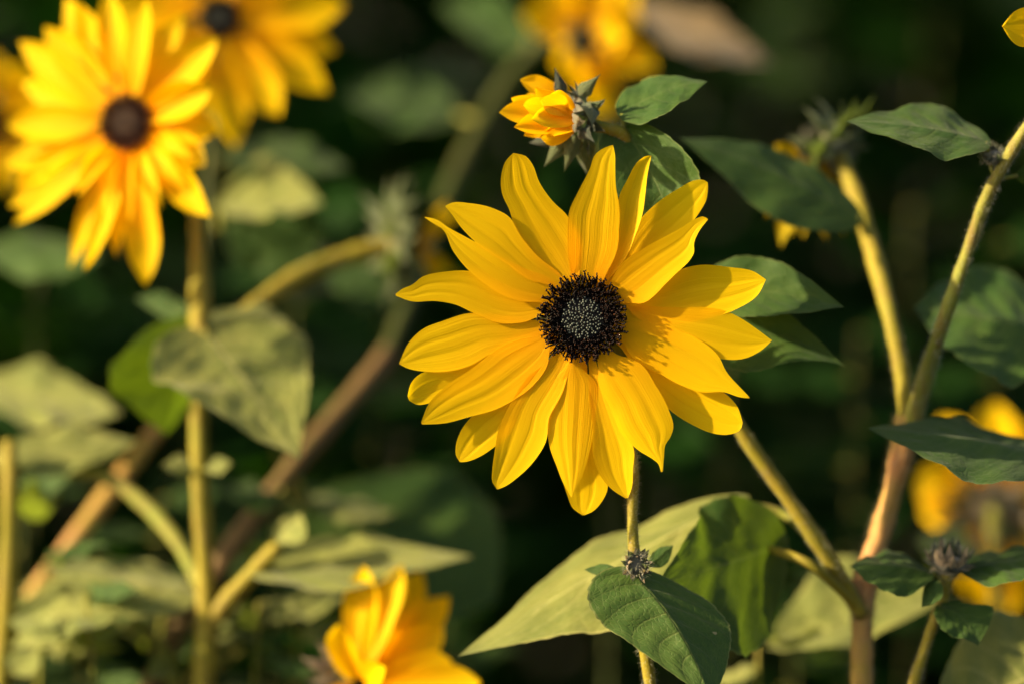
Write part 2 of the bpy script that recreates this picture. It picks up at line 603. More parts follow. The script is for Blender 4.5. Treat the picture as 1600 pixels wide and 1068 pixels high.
def resample(pts, n):
    a = spline([(float(x), float(y)) for x, y in pts], 10)
    d = np.concatenate([[0], np.cumsum(np.linalg.norm(np.diff(a, axis=0), axis=1))])
    t = np.linspace(0, d[-1], n + 1)
    return np.stack([np.interp(t, d, a[:, 0]), np.interp(t, d, a[:, 1])], 1)


def traced_petal(parent, le, ri, cen, lay, n, cup, curl, nu=22, nv=44, mat='petal'):
    """ray floret in the plane of the flower, with its own layer, trough, pleats and wavy rim"""
    cx, cy = cen
    inn = lambda p: (cx + (p[0] - cx) * .55, cy + (p[1] - cy) * .55)
    A = resample([inn(le[0])] + list(le), nv); Bq = resample([inn(ri[0])] + list(ri), nv)
    for j in range(nv + 1):
        k = .30 * max(0, 1 - j / nv / .45)
        A[j], Bq[j] = A[j] + (A[j] - Bq[j]) * k, Bq[j] + (Bq[j] - A[j]) * k
    V, F, U = [], [], []
    ph = random.uniform(0, 6.28); ph2 = random.uniform(0, 6.28)
    ln = np.linalg.norm(A[-1] - A[0]) * K
    for j in range(nv + 1):
        v = j / nv
        w = np.linalg.norm(A[j] - Bq[j]) * .5 * K
        for i in range(nu + 1):
            t = i / nu; u = 2 * t - 1
            q = A[j] * (1 - t) + Bq[j] * t
            d = .0030 + lay * .0011 + (-.0022 + lay * .0003) * v
            g = math.exp(-((abs(u + .04 * math.sin(ph2 + v * 2)) - .32) / .10) ** 2)
            z = .65 * cup * w * (u * u - .2)
            z -= .030 * w * g * min(1, (1 - v) * 6 + .25) * (.2 + v)
            z += .002 * w * math.cos(u * 19 + ph) * math.sin(math.pi * v)
            z += .055 * w * math.sin(v * 5.0 + ph + u * 1.6) * u * u * v
            z += .05 * w * math.sin(v * 3 + ph2)
            h = ln * (.030 * math.sin(math.pi * v) * math.sin(ph2) + curl * v ** 4)
            V.append(P(q[0], q[1], d) + n * (z + h)); U.append((t, v))
    for j in range(nv):
        for i in range(nu):
            a = j * (nu + 1) + i
            F.append((a, a + 1, a + nu + 2, a + nu + 1))
    return add('petal', V, F, M[mat], parent, P(*((A[0] + Bq[0]) * .5), .003 + lay * .0011), U)


def leaf_geo(B, T, Lp, Rp, bow=Vector((0, 0, 0)), vm=.36, base=.5, tipp=1.35, tipq=1.05, lobe=.10, teeth=13, tooth=.035,
             cup=.0, wave=.05, nu=14, nv=52, droop=0.0):
    """ovate, toothed leaf blade through four points: base, tip and the two widest points"""
    B = Vector(B); T = Vector(T); Lp = Vector(Lp); Rp = Vector(Rp); bow = Vector(bow)
    def mid(v): return B + (T - B) * v + bow * (4 * v * (1 - v))
    c = mid(vm)
    lv, rv = Lp - c, Rp - c
    ax = T - B
    nrm = ax.cross(rv - lv)
    if nrm.length < 1e-9: nrm = Vector((0, 0, 1))
    nrm.normalize()
    W = (lv.length + rv.length) * .5
    ph = random.uniform(0, 6.28)
    verts, faces, uvs = [], [], []
    for j in range(nv + 1):
        v = j / nv
        if v < vm:
            f = math.sin(math.pi / 2 * v / vm) ** base
        else:
            x = (v - vm) / (1 - vm)
            f = max(0, 1 - x ** tipp) ** tipq
        f = max(f, .006)
        saw = (v * teeth) % 1.0
        for i in range(nu + 1):
            u = -1 + 2 * i / nu
            w = rv if u > 0 else lv
            au = abs(u)
            ff = f * (1 + (tooth * (saw - .6) * min(1, v * 8) if au > .93 else 0))
            pnt = mid(v) + w * (au * ff)
            pnt -= ax * (lobe * au * max(0, 1 - v / vm) ** 1.2)
            z = cup * W * f * au ** 1.5 + wave * W * f * au * (math.sin(v * 11 + ph + (2 if u > 0 else 0)) + .6 * math.sin(v * 23 + 2 * ph + u * 2))
            # blade puckers between the side veins
            z += .020 * W * f * math.sin((6 * v ** .85 - 1.9 * au ** 1.35) * 2 * math.pi) * (1 - au * .5) * min(1, au * 4)
            z -= .05 * W * f * math.exp(-(au / .10) ** 2)
            z -= droop * ax.length * v * v
            verts.append(pnt + nrm * z)
            uvs.append((.5 + u * .5, v))
    for j in range(nv):
        for i in range(nu):
            a = j * (nu + 1) + i
            faces.append((a, a + 1, a + nu + 2, a + nu + 1))
    return verts, faces, uvs


def leaf(parent, B, T, Lq, Rq, mat='leaf', bow=(0, 0, 0), pet=None, pr=2.2, name='leaf', petmat='stem', **kw):
    """all points as (px, py, depth); bow as picture offset; pet: list of petiole points from the stem to B"""
    b3, t3, l3, r3 = P(*B), P(*T), P(*Lq), P(*Rq)
    mdx = ((B[0] + T[0]) / 2, (B[1] + T[1]) / 2, (B[2] + T[2]) / 2)
    bw = P(mdx[0] + bow[0], mdx[1] + bow[1], mdx[2] + bow[2]) - P(*mdx)
    v, f, u = leaf_geo(b3, t3, l3, r3, bw, **kw)
    o = add(name, v, f, M[mat], parent, b3, u)
    if pet:
        pts = [(*P(*q), pr * ksc(q[2])) for q in pet] + [(*b3, pr * .8 * ksc(B[2]))]
        vv, ff, uu = tube_geo(spline(pts, 6), 8, .03)
        add('petiole', vv, ff, M[petmat], o, P(*pet[0]), uu)
    return o


def stem(parent, pts, mat='stem', name='stem', hair=0, hair_len=5, seg=12, ground=None, n=8, rough=.05):
    """pts: (px, py, depth, radius px); ground: world (x, y) the stem runs down to"""
    rows = [(*P(p[0], p[1], p[2]), p[3] * ksc(p[2])) for p in pts]
    if ground is not None:
        x, y, z, r = rows[-1]
        gx, gy = ground
        rows.append((x + (gx - x) * .35, y + (gy - y) * .35, z * .62, r * 1.1))
        rows.append((x + (gx - x) * .8, y + (gy - y) * .8, z * .25, r * 1.25))
        rows.append((gx, gy, -.012, r * 1.5))
    path = spline(rows, n)
    p0, p1 = random.uniform(0, 6), random.uniform(0, 6)
    for i in range(len(path)):
        path[i, 3] *= 1 + .06 * math.sin(i * .55 + p0) + .04 * math.sin(i * 1.7 + p1)
    v, f, u = tube_geo(path, seg, rough)
    o = add(name, v, f, M[mat], parent, rows[-1][:3] if ground is not None else rows[0][:3], u)
    if hair:
        hv, hf = [], []
        vis = path[:max(2, (len(pts) - 1) * n)]
        for _ in range(hair):
            i = random.randrange(len(vis) - 1)
            t = random.random()
            a = Vector(vis[i][:3]); b = Vector(vis[i + 1][:3])
            p = a.lerp(b, t); r = vis[i][3]
            d = (b - a).normalized()
            q = Vector((random.gauss(0, 1), random.gauss(0, 1), random.gauss(0, 1)))
            q = (q - d * q.dot(d)).normalized()
            ln = hair_len * K * random.uniform(.4, 1.2)
            side = d.cross(q) * (.36 * K)
            base = p + q * r * .97
            tip = base + q * ln + d * random.uniform(-.5, .5) * ln
            k0 = len(hv)
            hv += [base - side, base + side, tip, base + d * .22 * K]
            hf += [(k0, k0 + 1, k0 + 2), (k0 + 1, k0 + 3, k0 + 2), (k0 + 3, k0, k0 + 2)]
        add('stem_hair', hv, hf, M['hair'], o, rows[0][:3], None, False, 'stuff')
    return o


# ---- disc of a flower: built once in unit size (radius 1 = spread of the dark florets), shared by the heads
def blob(verts, faces, c, r, ax=Vector((0, 0, 1)), st=1.0):
    """a small 6 x 3 ball"""
    k0 = len(verts)
    ax = ax.normalized(); x = ax.orthogonal().normalized(); y = ax.cross(x)
    verts.append(c - ax * r * st)
    for zz in (-.5, .5):
        rr = math.sqrt(1 - zz * zz)
        for k in range(6):
            an = k * math.pi / 3 + (zz > 0) * .5
            verts.append(c + ax * r * st * zz + (x * math.cos(an) + y * math.sin(an)) * r * rr)
    verts.append(c + ax * r * st)
    for k in range(6):
        k2 = (k + 1) % 6
        faces.append((k0, k0 + 1 + k2, k0 + 1 + k))
        faces.append((k0 + 1 + k, k0 + 1 + k2, k0 + 7 + k2, k0 + 7 + k))
        faces.append((k0 + 7 + k, k0 + 7 + k2, k0 + 13))


def stick(verts, faces, a, b, r0, r1):
    k0 = len(verts)
    d = (b - a).normalized(); x = d.orthogonal().normalized(); y = d.cross(x)
    for p, r in ((a, r0), (b, r1)):
        for k in range(5):
            an = k * math.pi * .4
            verts.append(p + (x * math.cos(an) + y * math.sin(an)) * r)
    for k in range(5):
        k2 = (k + 1) % 5
        faces.append((k0 + k, k0 + k2, k0 + 5 + k2, k0 + 5 + k))


def disc_meshes():
    # dome the florets stand on
    V, F = [], []
    rings, seg = 8, 28
    for j in range(rings + 1):
        r = .80 * j / rings
        z = .10 * (1 - (r / .8) ** 2) - .10
        for k in range(seg):
            V.append(Vector((r * math.cos(2 * math.pi * k / seg), r * math.sin(2 * math.pi * k / seg), z - (.35 if j == rings else 0))))
    for j in range(rings):
        for k in range(seg):
            k2 = (k + 1) % seg
            F.append((j * seg + k, j * seg + k2, (j + 1) * seg + k2, (j + 1) * seg + k))
    dome = mesh_from('disc_base', V, F); dome.materials.append(M['receptacle'])
    # open dark florets with anther tubes and forked stigmas
    V, F = [], []
    ga = math.pi * (3 - math.sqrt(5))
    N = 900
    for i in range(N):
        r = math.sqrt((i + .5) / N) * .86
        if r < .455: continue
        an = i * ga + random.uniform(-.03, .03)
        rad = Vector((math.cos(an), math.sin(an), 0))
        t = (r - .44) / .42
        lean = .05 + t * .65 + random.uniform(-.35, .35)
        side = Vector((-rad.y, rad.x, 0)) * random.uniform(-.4, .4)
        d = (Vector((0, 0, 1)) * math.cos(lean) + rad * math.sin(lean) + side).normalized()
        base = rad * r + Vector((0, 0, -.06))
        h = random.uniform(.07, .20) * (.45 + .65 * t)
        mid = base + d * h
        stick(V, F, base, mid, .019, .022)
        blob(V, F, mid, .027, d, 1.2)
        if random.random() < .8:
            d2 = d + rad * .25 + Vector((random.uniform(-.25, .25), random.uniform(-.25, .25), 0))
            tip = mid + d2.normalized() * random.uniform(.05, .10)
            stick(V, F, mid, tip, .014, .012)
            q = d2.cross(Vector((random.gauss(0, 1), random.gauss(0, 1), random.gauss(0, 1)))).normalized() * .022
            blob(V, F, tip + q, .022); blob(V, F, tip - q, .020)
    flo = mesh_from('florets', V, F); flo.materials.append(M['floret'])
    # closed buds in the middle
    V, F = [], []
    for i in range(150):
        r = math.sqrt((i + .4) / 150) * .46 * random.uniform(.985, 1.015)
        an = i * ga + random.uniform(-.05, .05) / (r + .1)
        z = .085 - .02 * (r / .47) ** 2 + random.uniform(-.006, .006)
        c = Vector((r * math.cos(an), r * math.sin(an), z))
        blob(V, F, c, .0265 + random.uniform(-.007, .005), Vector((c.x * .3, c.y * .3, 1)), 1.5)
    bud = mesh_from('disc_buds', V, F); bud.materials.append(M['bud'])
    V, F = [], []
    for q in ((0, 0, 0), (.018, .012, .008), (-.006, .02, .0)):
        blob(V, F, Vector(q), .016)
    pol = mesh_from('pollen_grain', V, F); pol.materials.append(M['pollen'])
    return dome, flo, bud, pol


DISC = disc_meshes()
DISC_BROWN = [DISC[0], DISC[1].copy(), DISC[2].copy()]
for q_, mn in ((1, 'floret_brown'), (2, 'bud_brown')):
    DISC_BROWN[q_].materials.clear(); DISC_BROWN[q_].materials.append(M[mn])


def bract_mesh(matname, narrow=False):
    """pointed, keeled bract of unit length along +Y, facing +Z"""
    random.seed(5)
    w = .15 if narrow else .24
    v, f, u = leaf_geo((0, 0, 0), (0, 1, .05), (-w, .33, .05), (w, .33, .05), (0, 0, .06), vm=.33, base=.35, tipp=1.1, tipq=1.2,
                       lobe=0, teeth=3, tooth=0, wave=.06, nu=6, nv=14, droop=-.28, cup=.35)
    me = mesh_from('bract', v, f, u); me.materials.append(M[matname])
    return me


BR = {k: bract_mesh(k) for k in ('bract', 'bract_dark', 'bract_tan')}
random.seed(23)


def dome_geo(c, ax, r, h, seg=16, rings=6):
    ax = ax.normalized(); x = ax.orthogonal().normalized(); y = ax.cross(x)
    V, F = [], []
    for j in range(rings + 1):
        a = math.pi * .5 * j / rings
        for k in range(seg):
            an = 2 * math.pi * k / seg
            V.append(c + (x * math.cos(an) + y * math.sin(an)) * (r * math.cos(a) + 1e-5) - ax * (h * math.sin(a)))
    for j in range(rings):
        for k in range(seg):
            k2 = (k + 1) % seg
            F.append((j * seg + k, (j + 1) * seg + k, (j + 1) * seg + k2, j * seg + k2))
    F.append(tuple(range(seg)))
    return V, F


def head(parent, c, ax, r, mat='bract', rings=((10, .15, 1.0), (10, .55, .9)), blen=1.1, disc=True, name='flower_head', dh=.55,
         bmats=('bract',), jitter=.2):
    """receptacle with bracts (and the shared disc); rings: (count, tilt towards the axis, length)"""
    c = Vector(c); ax = Vector(ax).normalized()
    V, F = dome_geo(c, ax, r, r * dh)
    h = add(name, V, F, M[mat], parent, c)
    x = ax.orthogonal().normalized(); y = ax.cross(x)
    for (cnt, tilt, ln) in rings:
        ph = random.uniform(0, 6.28)
        for k in range(cnt):
            an = 2 * math.pi * (k + random.uniform(-.25, .25)) / cnt + ph
            out = x * math.cos(an) + y * math.sin(an)
            tl = tilt + random.uniform(-jitter, jitter)
            d = (out * math.cos(tl) + ax * math.sin(tl)).normalized()
            nrm = (-ax * math.cos(tl) + out * math.sin(tl))
            L = blen * r * ln * random.uniform(.85, 1.2)
            base = c + out * r * .82 - ax * r * .22
            xx = d.cross(nrm)
            m = Matrix((xx, d, nrm)).transposed().to_4x4()
            place('bract', BR[random.choice(bmats)], h, Matrix.Translation(base) @ m @ Matrix.Diagonal((L, L, L, 1)))
    if disc:
        add_disc(h, c, ax, r)
    return h


def fuzz(parent, c, r, cnt, ln):
    """soft hairs all round a bud or receptacle"""
    hv, hf = [], []
    for _ in range(cnt):
        q = Vector((random.gauss(0, 1), random.gauss(0, 1), random.gauss(0, 1))).normalized()
        base = Vector(c) + q * r * random.uniform(.75, 1.05)
        t = (q + Vector((random.gauss(0, .4), random.gauss(0, .4), random.gauss(0, .4)))).normalized()
        sd = q.orthogonal().normalized() * (.25 * K)
        s2 = q.cross(sd).normalized() * (.25 * K)
        k0 = len(hv)
        hv += [base - sd, base + sd, base + s2, base + t * ln * K * random.uniform(.4, 1.1)]
        hf += [(k0, k0 + 1, k0 + 3), (k0 + 1, k0 + 2, k0 + 3), (k0 + 2, k0, k0 + 3)]
    add('bract_hair', hv, hf, M['hair'], parent, c, None, False, 'stuff')


def add_disc(h, c, ax, r, off=.10, D=None):
    D = D or DISC
    m = frame_matrix(Vector(c) + ax * r * off, ax.orthogonal(), ax, (r, r, r))
    place('disc_base', D[0], h, m)
    place('florets', D[1], h, m, 'stuff')
    place('disc_buds', D[2], h, m, 'stuff')


def on_plane(px, py, c3, n):
    """point of the picture on the plane through c3 with normal n"""
    d = (P(px, py, 0) - CAM)
    t = (c3 - CAM).dot(n) / d.dot(n)
    return CAM + d * t


# ================================================================ MAIN SUNFLOWER
def main_plant():
    g = P(1020, 1068, .02)
    root = empty('sunflower_plant', (g.x + .02, g.y + .01, 0))
    tag(root, 'sharp yellow sunflower wide open with black-brown disc and grey-green centre on one upright stem', 'sunflower',
        'yellow flowering sunflower plants')
    stem(root, [(914, 500, .0145, 9), (935, 560, .022, 9), (972, 640, .021, 9), (988, 720, .017, 9), (988, 800, .013, 8.5), (992, 880, .011, 9),
                (1003, 980, .012, 9.5), (1020, 1090, .014, 10)], 'stem_yellow', ground=(root.location.x, root.location.y), hair=2600, hair_len=9)
    c = P(910, 497, .0035)
    n = (CAM - c).normalized()
    n = (n + Vector((-.02, 0, .03))).normalized()
    h = head(root, c - n * .0068, n, 58 * K, rings=((11, -.35, 1.1), (11, -.7, 1.0)), blen=.9, disc=False)
    m = frame_matrix(c + n * .0012, RGT, n, (70 * K,) * 3)
    place('disc_base', DISC[0], h, m)
    place('florets', DISC[1], h, m, 'stuff')
    place('disc_buds', DISC[2], h, m, 'stuff')
    place('pollen_grain', DISC[3], h, frame_matrix(c + n * (.0012 + 66 * K * .08), RGT, n, (66 * K,) * 3))
    # outlines in a 1.71x enlarged frame: left and right edge of every ray floret from disc to tip, layer, relief
    TR = [
        ([(525,420),(510,320),(504,250),(530,190),(560,130),(575,92),(605,72),(622,67)], [(590,410),(625,340),(640,270),(637,220),(630,180),(628,130),(627,90),(622,67)], 1.0, .10, .02),
        ([(570,430),(590,380),(630,270),(640,200),(660,160),(690,110),(710,96),(724,95)], [(600,430),(650,370),(685,300),(703,240),(708,200),(715,140),(722,105),(724,95)], 2.0, .55, .0),
        ([(600,430),(640,370),(690,270),(740,220),(800,180),(840,160),(865,159),(875,165)], [(630,450),(700,390),(760,340),(810,300),(850,250),(872,210),(876,180),(875,165)], 3.0, .10, -.03),
        ([(620,440),(660,380),(700,345),(760,312),(810,285),(840,265),(865,258),(876,265)], [(640,480),(700,478),(740,455),(790,410),(830,370),(838,355),(838,330),(850,300),(876,265)], 0.0, .22, .015),
        ([(650,480),(700,455),(760,425),(800,400),(850,387),(930,392),(1000,405),(1030,425)], [(650,490),(680,515),(740,535),(800,541),(870,530),(950,505),(1010,465),(1030,427)], 1.0, .16, .0),
        ([(655,505),(760,505),(850,500),(915,507),(960,527),(1010,560),(1046,587)], [(650,530),(750,575),(850,620),(920,638),(970,636),(1020,612),(1046,588)], 2.0, .10, .0),
        ([(650,545),(720,548),(790,560),(860,590),(905,630),(925,670),(960,710),(986,737)], [(640,570),(680,625),(740,670),(800,705),(860,725),(920,725),(960,738),(986,741)], 0.0, -.12, .0),
        ([(640,580),(720,620),(800,660),(880,705),(930,735),(955,765),(968,804)], [(640,600),(690,670),(740,740),(790,785),(840,815),(890,835),(935,837),(962,825),(968,808)], 2.2, .08, .0),
        ([(620,625),(680,650),(730,700),(770,770),(783,820),(775,845),(762,865),(758,900),(755,936)], [(590,650),(595,700),(620,770),(645,835),(690,880),(730,905),(742,915),(750,938)], 0.0, -.14, .02),
        ([(575,650),(600,720),(640,800),(672,860),(678,880),(675,930),(672,980),(662,1007)], [(560,650),(562,740),(568,830),(570,900),(590,950),(620,985),(655,1008)], 1.3, .30, .0),
        ([(550,700),(580,850),(605,940),(607,985),(590,1020),(565,1045),(545,1053)], [(520,700),(495,850),(488,960),(500,1000),(515,1035),(540,1053)], 3.0, .15, .0),
        ([(530,655),(565,700),(575,760),(570,830),(555,900),(535,960),(513,1004)], [(500,655),(460,720),(447,800),(452,870),(470,920),(490,970),(510,1005)], 0.0, -.16, .0),
        ([(500,650),(480,720),(450,800),(445,850),(410,910),(370,950),(330,978),(314,984)], [(460,640),(390,700),(345,760),(318,820),(308,870),(300,930),(300,965),(311,983)], 1.0, .18, .0),
        ([(430,650),(390,740),(330,850),(300,875),(260,900),(225,911),(213,911)], [(420,640),(330,740),(240,795),(215,830),(202,870),(203,895),(212,910)], 2.4, .15, .0),
        ([(450,600),(440,640),(410,690),(370,735),(310,770),(240,790),(170,808),(112,811)], [(430,580),(370,595),(310,615),(240,665),(180,705),(130,755),(109,805)], 0.0, .06, .0),
        ([(430,590),(300,690),(200,730),(130,755),(100,758),(80,747)], [(420,570),(250,640),(150,665),(110,675),(85,700),(76,735)], 3.3, .28, .08),
        ([(420,570),(380,590),(300,620),(240,655),(180,670),(120,670),(70,660),(51,650)], [(420,540),(330,530),(240,515),(170,535),(110,560),(75,595),(51,645)], 2.3, .06, .0),
        ([(430,515),(380,530),(300,533),(250,515),(200,492),(150,483),(80,483),(42,469)], [(425,480),(350,460),(240,403),(170,405),(110,420),(85,440),(60,450),(41,464)], 1.7, .10, .0),
        ([(440,480),(380,475),(300,450),(240,405),(195,350),(165,290),(140,275),(119,260)], [(460,440),(380,400),(300,350),(225,310),(180,285),(150,265),(118,258)], 1.2, .12, .0),
        ([(460,440),(400,420),(320,370),(260,330),(215,285),(190,250),(175,232)], [(480,420),(420,370),(370,300),(348,262),(300,235),(240,222),(190,221),(174,229)], .6, .06, .0),
        ([(500,430),(440,380),(390,340),(360,290),(345,240),(325,195),(323,150),(335,110),(355,88)], [(525,420),(530,370),(525,310),(500,255),(460,215),(425,165),(405,115),(390,97),(359,88)], 0.0, .05, .0),
    ]
    for (le, ri, lay, cup, curl) in TR:
        traced_petal(h, [(594 + x * .585, 188 + y * .585) for x, y in le], [(594 + x * .585, 188 + y * .585) for x, y in ri], (910, 497), lay, n, cup, curl)
    # leaves and the bud low on the stem
    leaf(root, (1003, 912, .006), (1112, 1096, -.006), (1136, 968, .010), (926, 955, .002), 'leaf_spot', bow=(8, -8, 0), lobe=.16, vm=.34,
         base=.55, cup=.02, wave=.03, pet=[(997, 905, .011)], teeth=15, tooth=.03, tipp=1.5, nu=24, nv=90)
    leaf(root, (968, 889, .012), (913, 889, .016), (940, 900, .012), (940, 880, .015), 'leaf', lobe=0, nv=24, tooth=0, pet=[(990, 888, .011)], pr=1.5)
    leaf(root, (1012, 884, .014), (1052, 851, .020), (1025, 857, .02), (1042, 880, .016), 'leaf', lobe=0, nv=24, tooth=0, pet=[(995, 892, .011)], pr=1.5)
    hb = head(root, P(996, 882, .006), Vector((.05, -.75, .35)), 19 * K, 'bract_dark', rings=((9, .25, .75), (9, .7, .9), (9, 1.1, 1.0), (8, 1.5, 1.0), (6, 1.8, .9)), blen=1.0,
              disc=False, name='bud', dh=1.0, bmats=('bract_dark', 'bract', 'bract_tan'), jitter=.3)
    fuzz(hb, P(996, 882, .006), 23 * K, 420, 9)
    return root


main_plant()


# ================================================================ RIGHT-HAND BRANCHING PLANT
def branching_plant():
    g = P(1345, 1068, .05)
    root = empty('sunflower_plant', (g.x + .01, g.y + .01, 0))
    tag(root, 'tall branching sunflower with reddish main stem, half-open bud and a spent flower turned away', 'sunflower',
        'yellow flowering sunflower plants')
    gx = (root.location.x, root.location.y)
    # main stem
    stem(root, [(1416, 650, .054, 17), (1412, 696, .054, 19), (1403, 735, .054, 16), (1385, 800, .054, 16), (1370, 850, .053, 17), (1352, 910, .052, 21), (1348, 945, .051, 18), (1347, 980, .05, 17),
                (1346, 1080, .05, 17)], 'stem_red', hair=3200, hair_len=13, ground=gx)
    # left fork to the spent flower
    stem(root, [(1418, 680, .054, 14), (1412, 600, .056, 13), (1392, 500, .06, 13), (1360, 380, .075, 14), (1335, 300, .085, 13), (1312, 245, .092, 12)],
         'stem_yellow', 'branch', hair=1500, hair_len=8)
    # right fork that leaves towards a flower
    stem(root, [(1420, 690, .053, 14), (1446, 590, .046, 13), (1475, 500, .034, 11), (1510, 400, .028, 10), (1546, 300, .022, 10), (1580, 238, .016, 9.5),
                (1625, 170, .012, 9), (1678, 90, .012, 8), (1700, 62, .010, 8)], 'stem', 'branch', hair=2200, hair_len=8)
    # branch that runs up behind the open flower to the half-open bud
    stem(root, [(1347, 960, .049, 13), (1300, 880, .045, 13), (1240, 790, .042, 12), (1160, 675, .040, 11), (1085, 540, .038, 10), (1030, 400, .034, 9),
                (990, 270, .026, 9), (970, 208, .020, 10), (930, 196, .020, 10), (905, 186, .021, 9)], 'stem_yellow', 'branch', hair=2200, hair_len=7)
    # short stalk of the dark leaf
    lf = leaf(root, (1203, 857, .048), (1026, 915, .013), (1165, 1026, .028), (1125, 775, .040), 'leaf', lobe=.18, vm=.36, base=.5, cup=.05, wave=.10,
              pet=[(1340, 950, .048), (1312, 920, .044), (1260, 878, .040)], pr=8, petmat='stem_yellow')
    # long pale leaf behind
    leaf(root, (1150, 785, .056), (716, 1024, .030), (960, 966, .022), (930, 838, .058), 'leaf_hairy', lobe=.05, vm=.42, base=.6, tipp=1.2, cup=.06, wave=.05,
         pet=[(1290, 870, .046), (1220, 800, .056)], pr=7, bow=(0, -4, 0))
    # bud flower
    c = P(900, 184, .021)
    ax = (P(800, 168, .012) - c).normalized()
    h = head(root, c, ax, 34 * K, 'bract_dark', rings=((9, .1, .95), (8, .75, .95), (8, 1.2, .9), (7, -.5, .9)), blen=1.1, disc=False, dh=.7,
             bmats=('bract_dark',))
    fuzz(h, c, 34 * K, 300, 9)
    for (tx, ty, td, w) in [(782, 174, .010, 17), (797, 152, .016, 14), (812, 126, .020, 14), (838, 138, .012, 13), (806, 196, .008, 15), (818, 214, .016, 15),
                            (846, 214, .010, 14), (812, 166, .002, 15), (832, 186, .000, 15), (842, 156, .002, 14), (866, 212, .006, 12), (856, 148, .008, 12),
                            (800, 172, .028, 15), (826, 204, .026, 15), (822, 148, .028, 14)]:
        b3 = P(892 + random.uniform(-4, 4), 182 + (ty - 170) * .45, .018 + (td - .014) * .6)
        petal(h, b3, P(tx, ty, td), Vector((random.uniform(-.2, .2), -1, random.uniform(-.1, .5))), w * 1.25 * K, w * 1.25 * K, vm=.6, p=2.6, cup=random.uniform(.3, .8),
              arch=random.uniform(-.06, .10), curl=random.uniform(-.1, .15), twist=random.uniform(-.9, .9), mat='petal_bud', nu=10, nv=18, wob=.05)
    for (bx, by, tx, ty, td) in [(880, 150, 868, 108, .016), (905, 150, 932, 122, .012), (915, 175, 940, 160, .012), (890, 210, 848, 262, .020), (900, 212, 884, 268, .018),
                                 (910, 212, 916, 282, .024), (880, 212, 822, 232, .024), (905, 200, 920, 215, .010), (920, 160, 930, 185, .008)]:
        b3 = P(bx, by, .018); t3 = P(tx, ty, td)
        d = (t3 - b3); L = d.length
        nrm = Vector((random.uniform(-.3, .3), -1, random.uniform(-.3, .3)))
        y = d.normalized(); x = y.cross(nrm).normalized(); z = x.cross(y)
        place('bract', BR[random.choice(('bract', 'bract_dark', 'bract'))], h,
              Matrix.Translation(b3) @ Matrix((x, y, z)).transposed().to_4x4() @ Matrix.Diagonal((L, L, L, 1)))
    leaf(root, (972, 178, .020), (1106, 128, .020), (1000, 118, .028), (1036, 176, .010), 'leaf', lobe=.05, base=.5, cup=.1, bow=(10, -12, 0),
         pet=[(975, 207, .020)], pr=4, tipp=1.2, nv=60)
    leaf(root, (985, 216, .020), (1060, 410, .012), (1092, 268, .010), (948, 285, .016), 'leaf', lobe=.12, base=.45, cup=-.05, pet=[(972, 208, .020)], pr=4,
         bow=(14, 0, 0))
    leaf(root, (1092, 452, .034), (1319, 480, .022), (1190, 402, .032), (1180, 500, .020), 'leaf', lobe=.05, cup=-.08, pet=[(1050, 455, .036)], pr=4, bow=(0, -8, 0))
    leaf(root, (1078, 520, .036), (1320, 572, .026), (1205, 478, .032), (1165, 586, .022), 'leaf', lobe=.05, cup=-.1, pet=[(1070, 515, .038)], pr=4, bow=(10, -22, 0),
         tipp=1.1, tipq=1.3)
    leaf(root, (1340, 338, .068), (1062, 216, .062), (1210, 340, .056), (1230, 232, .072), 'leaf', lobe=.04, tipp=1.2, cup=.08,
         pet=[(1358, 372, .076)], pr=6, bow=(0, -10, 0))
    leaf(root, (1541, 222, .020), (1322, 190, .020), (1462, 238, .008), (1455, 160, .034), 'leaf', lobe=.04, cup=.05, pet=[(1556, 282, .021), (1545, 245, .020)], pr=4,
         bow=(0, -6, 0))
    leaf(root, (1590, 275, .022), (1720, 250, .022), (1650, 240, .020), (1650, 292, .030), 'leaf', lobe=.04, pet=[(1558, 280, .021)], pr=4)
    hb = head(root, P(1550, 244, .018), Vector((-.2, -.5, .8)), 16 * K, 'bract_dark', rings=((8, .4, .8), (8, .9, 1.0), (7, 1.3, 1.0)), disc=False, name='bud', dh=.9,
              bmats=('bract_dark', 'bract'))
    fuzz(hb, P(1550, 242, .018), 20 * K, 300, 9)
    # spent flower, turned away
    c = P(1290, 228, .095)
    h = head(root, c, Vector((-.62, .30, .30)), 42 * ksc(.095), 'bract', rings=((11, -.15, 1.35), (11, -.7, 1.2), (9, .5, 1.2)), blen=1.1, disc=True,
             bmats=('bract',), jitter=.5)
    fuzz(h, c, 42 * ksc(.095), 500, 14)
    for (tx, ty, w) in [(1192, 345, 17), (1216, 382, 17), (1285, 378, 17), (1312, 366, 14), (1208, 228, 14), (1250, 368, 15), (1232, 360, 14)]:
        petal(h, P(1270 + (tx - 1270) * .35, 250, .09), P(tx, ty, .085 + random.uniform(-.01, .02)), Vector((.2, -1, .3)), w * K * 1.1, w * K * 1.1, cup=.5, curl=.15,
              twist=random.uniform(-.8, .8), mat='petal_withered', nu=8, nv=14)
    # open flower at the end of the right fork, mostly past the picture's edge
    c = P(1700, 45, .004); n = (CAM - c).normalized()
    h = head(root, c, n, 50 * K, rings=((10, .0, 1.2),), disc=False)
    add_disc(h, c, n, 58 * K)
    for k in range(18):
        a = 2 * math.pi * (k + .06) / 18 + math.pi
        rr = 134 if k == 0 else (100 if k in (1, 2, 16, 17) else random.uniform(125, 150))
        lay = (k % 3) * .0015
        petal(h, P(1700 + 45 * math.cos(a), 45 + 45 * math.sin(a), .003 + lay), P(1700 + rr * math.cos(a), 45 + rr * math.sin(a), .001 + lay), n, 31 * K, 31 * K, vm=.6, p=2.3,
              cup=.1, nu=12, nv=24)
    return root


branching_plant()


